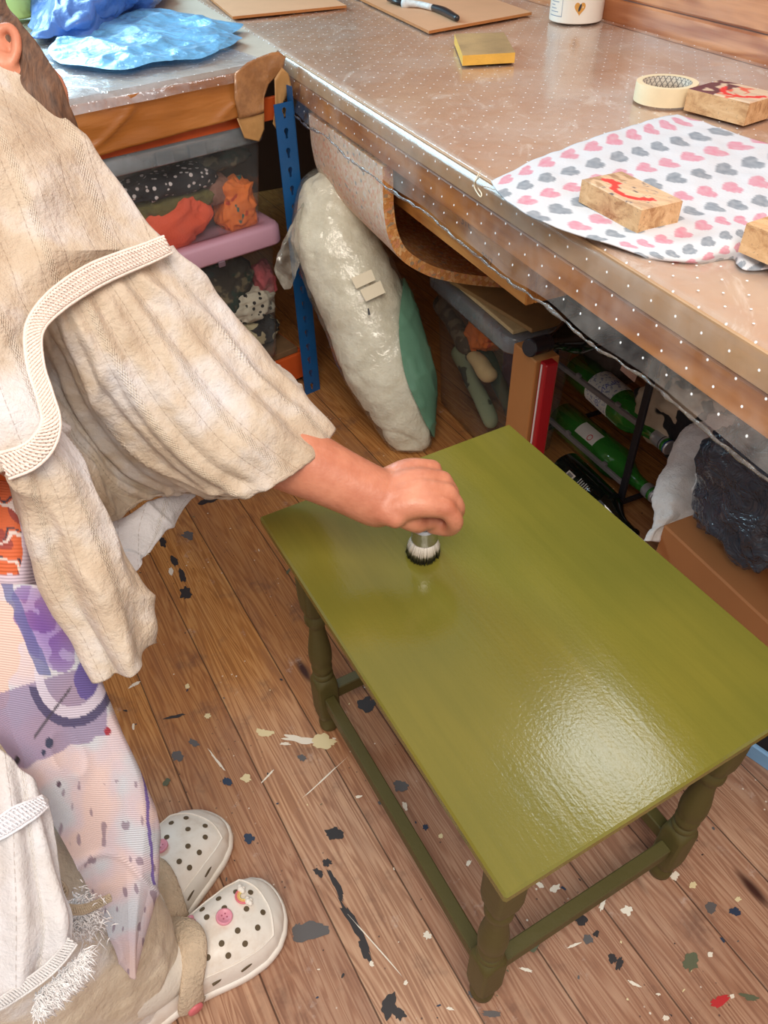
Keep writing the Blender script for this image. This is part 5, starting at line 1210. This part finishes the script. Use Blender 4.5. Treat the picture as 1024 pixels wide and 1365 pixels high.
# stitched hems
for hc_ in (hemc,):
    pts=cr1(np.array([W(x,y,d-.002) for x,y,d in hc_]),np.linspace(0,1,90)); v,f=tube(pts,[.0016+.0004*math.sin(i*2.1) for i in range(90)],8); fixn(obj('stitched_hem',v,f,blouse_m,blouse))
def lace(path,wpx,name,parent,mat,n=260,strands=4,per=.0065,rad=.00105):
    pts=cr1(np.array([W(x,y,d) for x,y,d in path]),np.linspace(0,1,n)); ww=np.interp(np.linspace(0,1,n),np.linspace(0,1,len(wpx)),wpx)
    tg=np.gradient(pts,axis=0); tg/=np.linalg.norm(tg,axis=1,keepdims=True); vw=CAM-pts; vw/=np.linalg.norm(vw,axis=1,keepdims=True); sd=np.cross(tg,vw); sd/=np.linalg.norm(sd,axis=1,keepdims=True)
    s=np.concatenate([[0],np.cumsum(np.linalg.norm(np.diff(pts,axis=0),axis=1))]); m=MB(); dp=np.linalg.norm(pts-CAM,axis=1); hw=ww*dp/F/2
    nn_=max(n,int(s[-1]/per*10)); tt=np.linspace(0,1,nn_); I=lambda a:np.stack([np.interp(tt,np.linspace(0,1,n),a[:,k]) for k in range(3)],1)
    p2,sd2,vw2=I(pts),I(sd),I(vw); s2=np.interp(tt,np.linspace(0,1,n),s); h2=np.interp(tt,np.linspace(0,1,n),hw)
    for k in range(strands):
        for ph in (0,PI):
            o_=(-1+2*(k+.5)/strands)*.80; q=p2+sd2*(h2*(o_+ .8/strands*np.sin(2*PI*s2/per+ph+k)))[:,None]+vw2*(.0022+.0009*np.cos(2*PI*s2/per+ph+k))[:,None]; v,f=tube(q,rad,5); m.add(v,f)
    for e in (-1,1): v,f=tube(p2+sd2*(h2*e)[:,None]+vw2*.0015,rad*1.3,6); m.add(v,f)
    fixn(obj(name,m.v,m.f,mat,parent))
    v=[];
    for i in range(n): v+= [pts[i]-sd[i]*hw[i]*1.02+vw[i]*.0008,pts[i]+sd[i]*hw[i]*1.02+vw[i]*.0008]
    o=obj(name+'_backing',v,[(2*i,2*i+1,2*i+3,2*i+2) for i in range(n-1)],mat,parent); mm=o.modifiers.new('Solidify','SOLIDIFY'); mm.thickness=.0008; mm.offset=0
lace([(224,326,.676),(196,338,.662),(165,350,.648),(132,364,.632),(104,380,.616),(74,402,.600),(52,426,.588),(44,450,.580),(48,490,.575),(60,528,.570),(68,562,.565),(58,590,.560),(36,610,.556),(4,622,.556)],[20,22,24,26,26,24,20,18,18,18,20,26,30,32],'lace_trim',blouse,lace_m)
# ---------------------------------------------------------------- apron (printed) and skirt
LIL=(214,202,212); 
def apf(p,u,v):
    x,y=p[0],p[1]; n=mn.noise(Vector((x*.02,y*.02,1))); n2=mn.noise(Vector((x*.06,y*.05,3))); c=np.array([216,200,208.]) 
    def mixc(a,b,t): t=max(0,min(1,t)); return a*(1-t)+np.array(b,float)*t
    ss=lambda a,b,t: max(0,min(1,(t-a)/(b-a)))
    c=mixc(c,(202,212,222),.8*ss(.0,.3,n+.2*n2)); c=mixc(c,(232,204,196),.8*ss(.0,.35,-n+.2*n2))
    # peach window shape at left, shadow form painted grey-violet below it
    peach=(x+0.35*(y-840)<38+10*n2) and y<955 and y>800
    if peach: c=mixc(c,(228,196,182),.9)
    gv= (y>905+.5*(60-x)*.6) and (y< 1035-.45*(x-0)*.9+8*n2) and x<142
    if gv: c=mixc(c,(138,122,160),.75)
    # violet brush area
    d=((x-55-(y-830)*.42)/(34+8*n2))**2+((y-838)/(58))**2
    if d<1: c=mixc(c,(104,64,150) if n2>-.1 else (146,120,188),.9-.4*d)
    d=((x-115)/16)**2+((y-905)/26)**2
    if d<1+.3*n2: c=mixc(c,(86,72,150),.85)
    # pale rounded stripe and dark underline
    r=math.hypot((x-96)/1.0,(y-895)/1.25); 
    if 38<r<50 and y>885 and x<146: c=mixc(c,(220,212,228),.85)
    if 50<r<60 and y>915 and x<150: c=mixc(c,(62,58,100),.85)
    if abs((x-18)*.9-(y-800)*.38+4*n2)<7 and y<900: c=mixc(c,(84,92,150),.7)
    if abs(x-(186+ (y-1000)*.10)+2*n2)<2.2 and 960<y<1180: c=mixc(c,(92,70,160),.8)
    for (bx_,by_,br,cc) in ((143,975,4,(160,40,60)),(65,990,5,(40,50,84)),(58,1003,3,(40,50,84)),(24,1012,4,(40,36,50)),(78,1045,3,(90,70,90))):
        if math.hypot(x-bx_,(y-by_)*.7)<br: c=np.array(cc,float)
    if abs((x-70)+(y-950)*.75)<2 and 45<x<95: c=mixc(c,(60,56,70),.8)
    if mn.noise(Vector((x*.12,y*.045,9)))>.42 and y>1040: c=mixc(c,(120,100,120),.6)
    return lin(c)[:3]
apm=vcol('printed_twill_apron',.8,.3,200,.001,True)
ap=[[(-90,770,.60),(0,778,.622),(50,780,.64),(96,792,.668),(84,800,.72)],
    [(-70,860,.62),(0,872,.632),(66,880,.652),(128,880,.69),(112,890,.74)],
    [(-40,940,.64),(24,958,.65),(84,966,.675),(154,960,.715),(138,965,.765)],
    [(0,990,.655),(60,1030,.67),(116,1040,.70),(190,1040,.742),(172,1045,.80)],
    [(58,1075,.685),(104,1105,.705),(150,1116,.732),(209,1108,.765),(190,1115,.82)],
    [(108,1165,.72),(138,1182,.735),(168,1192,.752),(208,1185,.785),(192,1190,.835)],
    [(142,1235,.75),(158,1245,.758),(174,1248,.768),(194,1245,.79),(184,1248,.83)],
    [(168,1292,.782),(171,1298,.784),(175,1302,.787),(181,1297,.797),(178,1296,.81)]]
def apd(p,u,v): return .0035*nz(p,9,3)+.005*max(0,1-abs(v-.62-.1*math.sin(u*5))*14)*u+.004*max(0,1-abs(nz(p*np.array([2,2,.6]),10,14))*5)**2*u
patch('apron',ap,apm,person,260,220,apd,.0016,apf)
# orange printed waistband piece seen between blouse and apron
def orf(p,u,v):
    x,y=p[0],p[1]; n=mn.noise(Vector((x*.05,y*.03,4)))
    c=(206,92,40) if n>-.2 else (150,52,40)
    if abs(math.sin(y*.075+n*1.5))<.16: c=(222,206,200)
    if abs(math.sin(y*.075+.35+n*1.5))<.09: c=(50,40,60)
    if x>27+6*n or y>765: c=(206,190,206)
    return lin(c)[:3]
ob_=[[(-60,638,.63),(0,640,.63),(22,645,.635),(34,655,.65)],[(-60,700,.63),(0,705,.63),(26,706,.635),(41,710,.65)],[(-60,775,.63),(0,785,.632),(30,785,.64),(48,782,.66)],[(-60,830,.64),(0,835,.64),(40,835,.65),(60,830,.67)]]
patch('apron_bib',ob_,vcol('orange_print_cloth',.75,.3,200,.001,True),person,90,90,lambda p,u,v:.003*nz(p,16),.0015,orf)
# white tiered skirt edge at lower left
sk_=[[(-80,955,.60),(-20,985,.603),(20,1015,.61),(44,1042,.62),(60,1066,.635)],[(-80,1050,.59),(-10,1085,.592),(30,1105,.60),(56,1115,.612),(72,1125,.63)],[(-80,1140,.585),(-10,1160,.588),(36,1175,.597),(68,1182,.608),(84,1186,.625)],[(-80,1230,.58),(-10,1245,.582),(40,1245,.592),(78,1232,.603),(98,1226,.62)],[(-80,1350,.575),(-10,1338,.578),(36,1315,.590),(76,1280,.603),(99,1256,.615)]]
patch('skirt_tier',sk_,white_m,person,100,110,lambda p,u,v:.006*math.sin(v*2*PI*3.2+2*nz(p,8,2))*min(1,.3+u)+.004*nz(p,14)+.002*nz(p,44,3),.0012)
lace([(-30,1118,.588),(0,1104,.590),(22,1090,.596),(44,1078,.606),(60,1068,.618)],[18,22,24,20,14],'lace_trim',person,simple('white_crochet_lace',(232,232,238),.85,.05,60,.4,300),120,3,.006,.0009)
lace([(-30,1350,.572),(0,1338,.574),(30,1318,.583),(58,1298,.592),(80,1277,.598),(97,1254,.605)],[10,10,12,12,12,12],'lace_trim',person,simple('grey_white_rope_trim',(214,212,212),.85,.1,60,.4,300),140,2,.004,.0009)
# frayed fringe tufts
fr=MB(); rr=random.Random(9)
for i in range(1500):
    t=rr.random(); x=46+t*70; y=1340-t*66+rr.uniform(-10,20); a=W(x,y,.603+.02*t); b=a+np.array([rr.uniform(-.004,.009),rr.uniform(-.006,.006),rr.uniform(-.010,.004)]); v,f=tube([a,(a+b)/2+np.array([0,rr.uniform(-.002,.002),rr.uniform(0,.003)]),b],[.0005,.0005,.0003],4); fr.add(v,f)
for i in range(900):
    x=rr.gauss(108,13); y=rr.gauss(1222,14); a=W(x,y,.70+rr.uniform(-.01,.01)); b=a+np.array([rr.uniform(-.005,.008),rr.uniform(-.006,.006),rr.uniform(-.009,.004)]); v,f=tube([a,(a+b)/2+np.array([0,0,.002]),b],[.0005,.0005,.0003],4); fr.add(v,f)
tag(obj('frayed_fringe',fr.v,fr.f,simple('white_thread_fringe',(244,242,242),.9,.04),person),kind='stuff')
# trousers
tr1=[(234,1296,200,1350,.915,.8),(230,1266,160,1364,.885,.8),(212,1214,110,1366,.85,.8),(160,1160,40,1362,.80,.8),(60,1110,-60,1340,.735,.8),(-60,1060,-200,1300,.66,.8)]
def trd(p,u,v): return .005*nz(p*np.array([1,1,.45]),16,2)+.005*max(0,1-abs(nz(p*np.array([1,1,.4]),14,6))*5)**2+.002*nz(p,45,3)
trs=person
loft_obj('trouser_leg',ploft(tr1,64,110),trs_m,trs,cap=(False,False),disp=trd)
tr2=[(190,1195,130,1290,.975,.7),(186,1160,90,1280,.94,.7),(170,1090,50,1220,.90,.75),(60,1000,-60,1130,.83,.8),(-100,900,-220,1050,.75,.8)]
loft_obj('trouser_leg',ploft(tr2,48,70),trs_m,trs,cap=(False,False),disp=trd)
# knotted ruffle on the trouser
rf=[(52,1186,.675),(72,1178,.668),(84,1190,.665),(76,1204,.668),(92,1212,.672),(112,1212,.682),(130,1205,.695),(148,1196,.70)]
lace(rf,[8,10,9,8,8,8,7,6],'drawstring_ruffle',trs,simple('grey_beige_lace',(176,160,138),.9,.15,60,.4,300),140,2,.0045,.001)

# ---------------------------------------------------------------- clogs
clogm=NT('white_foam_clog'); co=clogm.coord(); n=clogm.mask(clogm.noise(co,18,5,.7),.45,.75)
clogm.set(color=clogm.mix(clogm.math('MULTIPLY',n,.45),lin((240,232,222)),lin((196,168,138))),rough=.38,normal=clogm.bump(clogm.noise(co,220,2,.5),.12,.001)); clogm=clogm.m
fleece=simple('dirty_fleece',(206,184,158),.95,.14,40,.9,260,.004); holem=flatm('vent_hole_dark',(96,80,58),.8); pinkm=simple('pink_button',(228,150,168),.35,.05,20,.05); 
def clog(toe,D,side,strap=True,charms=()):
    X=np.array([D[0],D[1],0]); Y=np.array([-X[1],X[0],0]); O=toe-X*.1325; LL=.265
    xs=np.array([-.1325,-.128,-.118,-.10,-.07,-.03,.01,.05,.08,.10,.115,.125,.130,.1325]); ws=np.array([.004,.020,.031,.037,.0385,.038,.043,.051,.0535,.050,.041,.029,.017,.003])
    hs=np.array([.046,.047,.048,.050,.056,.070,.078,.072,.064,.056,.047,.038,.031,.024])
    wf=lambda x: float(np.interp(x,xs,ws)); hf=lambda x: float(np.interp(x,xs,hs)); sh=lambda x: .006*side*max(0,math.sin((x+.02)/.15*PI)) if -.02<x<.13 else 0
    def S(x,a,off=0):
        w=wf(x); h=hf(x); z0=.018+max(0,x-.09)*.12; y=-w*np.sign(math.cos(a))*abs(math.cos(a))**.72; z=z0+(h-z0)*abs(math.sin(a))**.78
        return O+X*x+Y*(y+sh(x))+np.array([0,0,z])
    def Nn(x,a):
        e=1e-3; t1=S(min(.132,x+e),a)-S(x-e,a); t2=S(x,a+e)-S(x,a-e); n_=np.cross(t1,t2); n_/=np.linalg.norm(n_); return n_ if n_[2]>-.2 and (n_@(S(x,a)-(O+X*x+np.array([0,0,.02]))))>0 else -n_
    xg=np.concatenate([-.1325+.265*(0.5-0.5*np.cos(np.linspace(0,PI,80)))]); ag=np.linspace(0,PI,49); v=[S(x,a) for x in xg for a in ag]; f=[]
    for q in gfaces(80,49):
        i=q[0]//49; j=q[0]%49; x=xg[i]; a=(ag[j]+ag[j+1])/2; lim=1.0+ (0.57*max(0,min(1,(x+.045)/.045)))**1
        if x<.0 and lim<a<PI-lim: continue
        f.append(q)
    
    hl=MB(); nv0=len(v)
    for (x,a) in [(.088,1.15),(.088,1.57),(.088,2.0),(.066,1.0),(.066,1.36),(.066,1.78),(.066,2.15),(.043,.95),(.043,1.3),(.043,1.84),(.043,2.2),(.022,1.15),(.022,1.57),(.022,2.0),(.103,1.36),(.103,1.78)]:
        p=S(x,a); n_=Nn(x,a); A_,B_,_=frame(n_)
        hl.add([p+n_*.0009+(A_*math.cos(t)+B_*math.sin(t))*.0036 for t in np.linspace(0,2*PI,16,endpoint=False)],[tuple(range(16))])
    for (x,a) in [(.055,.30),(.02,.30),(.055,PI-.30),(.02,PI-.30)]:
        p=S(x,a); n_=Nn(x,a); hl.add([p+n_*.0009+X*math.cos(t)*.0075+np.array([0,0,1])*math.sin(t)*.0022 for t in np.linspace(0,2*PI,16,endpoint=False)],[tuple(range(16))])
    fm_=[0]*len(f)+[1]*len(hl.f); f=f+[tuple(i+nv0 for i in q) for q in hl.f]; v=v+hl.v
    v=v[:nv0]; f=f[:fm_.count(0)]
    cg=obj('clog',v,f,None,person,mats=[clogm,holem]); fixn(cg)
    import bmesh
    bm=bmesh.new(); bm.from_mesh(cg.data); ofs=parent_loc(person)
    for q in hl.f:
        pts=[np.array(hl.v[i]) for i in q]; n3=np.cross(pts[4]-pts[0],pts[8]-pts[0]); cen=np.mean(pts,0); outw=cen-(O+np.array([0,0,.02])); outw-=X*(outw@X)
        if n3@outw<0: pts=pts[::-1]
        fc=bm.faces.new([bm.verts.new(tuple(p-ofs)) for p in pts]); fc.material_index=1
    bm.to_mesh(cg.data); bm.free()
    m=cg.modifiers.new('Solidify','SOLIDIFY'); m.thickness=.004; m.offset=-1
    # sole
    v=[];lv=[(0,-.004),(.003,.0),(.012,.0025),(.018,.0022),(.021,.0)]; N=72
    outl=[]
    for k in range(N):
        t=2*PI*k/N; x=.1325*math.cos(t); outl.append((x,math.sin(t)))
    for z,e in lv:
        for (x,s_) in outl:
            w=wf(x)+e+.0015; zz=z+max(0,x-.09)*.12*(1 if z>.0 else .6); xx=x*(1+e/.1325); v.append(O+X*xx+Y*(w*np.sign(s_)*abs(s_)**.001+sh(x) if abs(s_)>1e-6 else sh(x))+np.array([0,0,zz]))
    f=gfaces(len(lv),N,False,True); f.append(tuple(range(N))); f.append(tuple((len(lv)-1)*N+k for k in range(N)))
    fixn(obj('sole',v,f,clogm,cg))
    # raised line round the toe cap
    pts=[S(x,.62)+Nn(x,.62)*.0006 for x in np.linspace(-.01,.100,24)]+[S(.100+.014*math.sin((a-.62)/(PI-1.24)*PI),a)+Nn(.1,a)*.0006 for a in np.linspace(.62,PI-.62,26)[1:-1]]+[S(x,PI-.62)+Nn(x,PI-.62)*.0006 for x in np.linspace(.100,-.01,24)]
    v,f=tube(pts,.0011,8); fixn(obj('toe_line',v,f,clogm,cg))
    if strap:
        ctr=[]
        for a in np.linspace(-.15,PI+.15,40):
            x=.016-.034*abs(math.cos(a))**2; p=O+X*x+Y*(-.050*math.cos(a)+sh(x))+np.array([0,0,.034+.058*max(0,math.sin(a))**.85]); ctr.append(p)
        ctr=np.array(ctr); v=[];N=18
        for i,p in enumerate(ctr):
            c0=O+X*.0+np.array([0,0,.03]); out=p-c0; out-=X*(out@X); out/=np.linalg.norm(out)
            for k in range(N):
                t=2*PI*k/N; q=p+X*math.cos(t)*.017+out*math.sin(t)*.0055; q=q+out*.0018*mn.noise(Vector(q*160)); v.append(q)
        f=gfaces(len(ctr),N,False,True)+[tuple(range(N)),tuple((len(ctr)-1)*N+k for k in range(N))]
        fixn(obj('fleecy_strap',v,f,fleece,cg))
        for s in (-1,1):
            c=O+X*-.016+Y*(.056*s)+np.array([0,0,.036]); v,f=lathe(c-Y*s*.002,[(.0095,0),(.0095,.003),(.0075,.0045)],20,Y*s); fixn(obj('strap_rivet',v,f,simple('pink_red_rivet',(214,110,116),.4,.1),cg))
    for (kind,x,a) in charms:
        p=S(x,a); n_=Nn(x,a); A_=X-n_*(X@n_); A_/=np.linalg.norm(A_); B_=np.cross(n_,A_)
        if kind=='button':
            v,f=lathe(p,[(.0095,0),(.0105,.001),(.0105,.004),(.0090,.0050),(.0080,.0038)],28,n_); fixn(obj('button_charm',v,f,pinkm,cg))
            h=MB()
            for sx,sy in((1,1),(1,-1),(-1,1),(-1,-1)): v=[p+n_*.0041+A_*(sx*.0024+.0011*math.cos(t))+B_*(sy*.0024+.0011*math.sin(t)) for t in np.linspace(0,2*PI,8,endpoint=False)]; h.add(v,[tuple(range(8))])
            obj('button_holes',h.v,h.f,flatm('deep_pink',(170,84,104)),cg,smooth=False)
        if kind=='rainbow':
            for r_,cm in ((.010,(226,120,130)),(.0078,(232,170,110)),(.0058,(232,204,120))):
                pts=[p+n_*.003+(B_*math.cos(t)+A_*math.sin(t)*-1)*r_ for t in np.linspace(0,PI,14)]; v,f=capsule(pts,[.0014]*14,8,1); fixn(obj('rainbow_charm',v,f,simple('rainbow_band_%d'%int(r_*1e4),cm,.4,.02),cg))
            mbc=MB()
            for s in (-1,1):
                for (dx,dy,r_) in ((0,0,.0042),(.0035,.001,.0034),(-.0035,.001,.0034),(0,.0035,.003)):
                    v,f=ellipsoid(p+n_*.004+B_*(.010*s+dx)+A_*(dy+.001),n_*r_,A_*r_,B_*r_,8,12); mbc.add(v,f)
            fixn(obj('cloud_charm',mbc.v,mbc.f,clogm,cg))
        if kind=='bow':
            mbc=MB()
            for s in (-1,1): v,f=ellipsoid(p+n_*.003+B_*.0045*s,n_*.003,A_*.0045,B_*.0042,8,12); mbc.add(v,f)
            v,f=ellipsoid(p+n_*.004,n_*.003,A_*.0025,B_*.0025,8,12); mbc.add(v,f); fixn(obj('bow_charm',mbc.v,mbc.f,pinkm,cg))
    return cg
clog(CR_T,CR_D,-1,True,(('rainbow',.092,1.75),('button',.060,1.62),('bow',.026,2.0)))
clog(CL_T,CL_D,1,True,(('button',.050,1.75),))

# ---------------------------------------------------------------- brush in the hand
hb=thing('paint_brush','round paint brush loaded with dark green paint, held upright in the person\'s fist','paint brush',P(566,740,.45))
bt=P(566,738,.4512); tp_=BR+np.array([0,0,.0]); ax=(tp_-bt); ax/=np.linalg.norm(ax)
v,f=tube([bt+ax*.047,bt+ax*.055,bt+ax*.066,bt+ax*.078,bt+ax*.086],[.0115,.009,.007,.006,.004],16); fixn(obj('handle',v,f,wht,hb))
fer=NT('steel_ferrule'); fer.set(color=lin((190,188,186)),rough=.25,metal=.9); v,f=lathe(bt,[(.0150,.026),(.0155,.027),(.0150,.034),(.0148,.046),(.0125,.049)],28,ax); fixn(obj('ferrule',v,f,fer.m,hb,auto=.6))
def brc(): 
    t=NT('brush_bristles'); s=t.sep(t.coord('UV')); n=t.noise(t.coord(),260,2,.5); h=t.math('ADD',s[1],t.math('MULTIPLY',n,.25)); t.set(color=t.ramp(h,[(.25,(24,26,12)),(.45,(84,78,52)),(.62,(186,176,160)),(1,(206,200,190))]),rough=.55); return t.m
m_=MB(); uvs=[]; rr=random.Random(4)
for k in range(800):
    r_=math.sqrt(rr.random()); a=rr.uniform(0,2*PI); A_,B_,_=frame(ax); o_=A_*math.cos(a)+B_*math.sin(a); p0=bt+ax*.028+o_*r_*.0135; ln=.0265-.002*rr.random(); p2=p0-ax*ln+o_*r_*.0065+rt*-.002; p1=(p0+p2)/2+o_*r_*.0015; p2[2]=max(p2[2],.4503)
    v,f=tube([p0,p1,p2],[.0008,.0008,.0005],5); m_.add(v,f); uvs+= [(0,1)]*5+[(0,.5)]*5+[(0,0)]*5
tag(obj('bristles',m_.v,m_.f,brc(),hb,uvs=uvs),kind='stuff')
# ================================================================== CAMERA, LIGHT
cam=bpy.data.cameras.new('camera'); co_=bpy.data.objects.new('camera',cam); COL.objects.link(co_); SC.camera=co_
from mathutils import Matrix
mt=Matrix(((rt[0],up[0],-fwd[0],CAM[0]),(rt[1],up[1],-fwd[1],CAM[1]),(rt[2],up[2],-fwd[2],CAM[2]),(0,0,0,1))); co_.matrix_world=mt
cam.sensor_fit='VERTICAL'; cam.sensor_height=36; cam.lens=F*36/1365; cam.clip_start=.02
def area(name,loc,target,sx,sy,power,col):
    l=bpy.data.lights.new(name,'AREA'); l.shape='RECTANGLE'; l.size=sx; l.size_y=sy; l.energy=power; l.color=col
    o=bpy.data.objects.new(name,l); COL.objects.link(o); o.location=tuple(loc); d=Vector(tuple(np.asarray(target)-np.asarray(loc))); o.rotation_euler=d.to_track_quat('-Z','Y').to_euler(); return o
w=bpy.data.worlds.new('world'); SC.world=w; w.use_nodes=True; bg=w.node_tree.nodes['Background']; bg.inputs[0].default_value=(.96,.95,.98,1); bg.inputs[1].default_value=.50
# daylight through the far window
wc=B(WU+.06,-.97,1.60); area('window_daylight',wc,wc+np.array([*U,0])*1.-np.array([0,0,.35]),1.3,1.05,62,(.52,.84,1.0))
# roof light above and behind the bench: its reflection lies on the wet table top
Tp=P(812,1008,.45); rd=Tp-CAM; rd=rd/np.linalg.norm(rd); rd[2]*=-1; lp=Tp+rd*1.75; area('roof_light',lp,Tp+np.array([0,.2,0]),.34,.26,2.6,(.88,.96,1.0))
# warm ceiling lamp
area('ceiling_lamp',(.05,-.30,2.0),(.15,.9,.3),1.0,1.0,30,(1.0,.90,.78))
SC.view_settings.view_transform='Standard'; SC.view_settings.look='None'; SC.view_settings.gamma=1; SC.view_settings.use_curve_mapping=False
SC.view_settings.exposure=.18
SC.cycles.max_bounces=8; SC.cycles.transparent_max_bounces=16; SC.cycles.transmission_bounces=6; SC.cycles.use_denoising=True

GR={'wooden_block':'wooden blocks on the workbench','bottle':'bottles lying in the bottle rack','mdf_board':'thin brown boards on the counters','cloth_roll':'cloth rolls in the cloudy box','storage_box':'clear storage boxes under the counters','card_packet':'flat card packets on the cloudy box','paint_brush':'paint brushes','cardboard_box':'cardboard boxes under the workbench','wadding':'white wadding under the workbench','folded_fabric':'cloths packed under the counters','plastic_tablecloth':'dotted plastic covers'}
for o in SC.objects:
    if o.parent is None:
        k=o.name.split('.')[0]
        if k in GR: o['group']=GR[k]
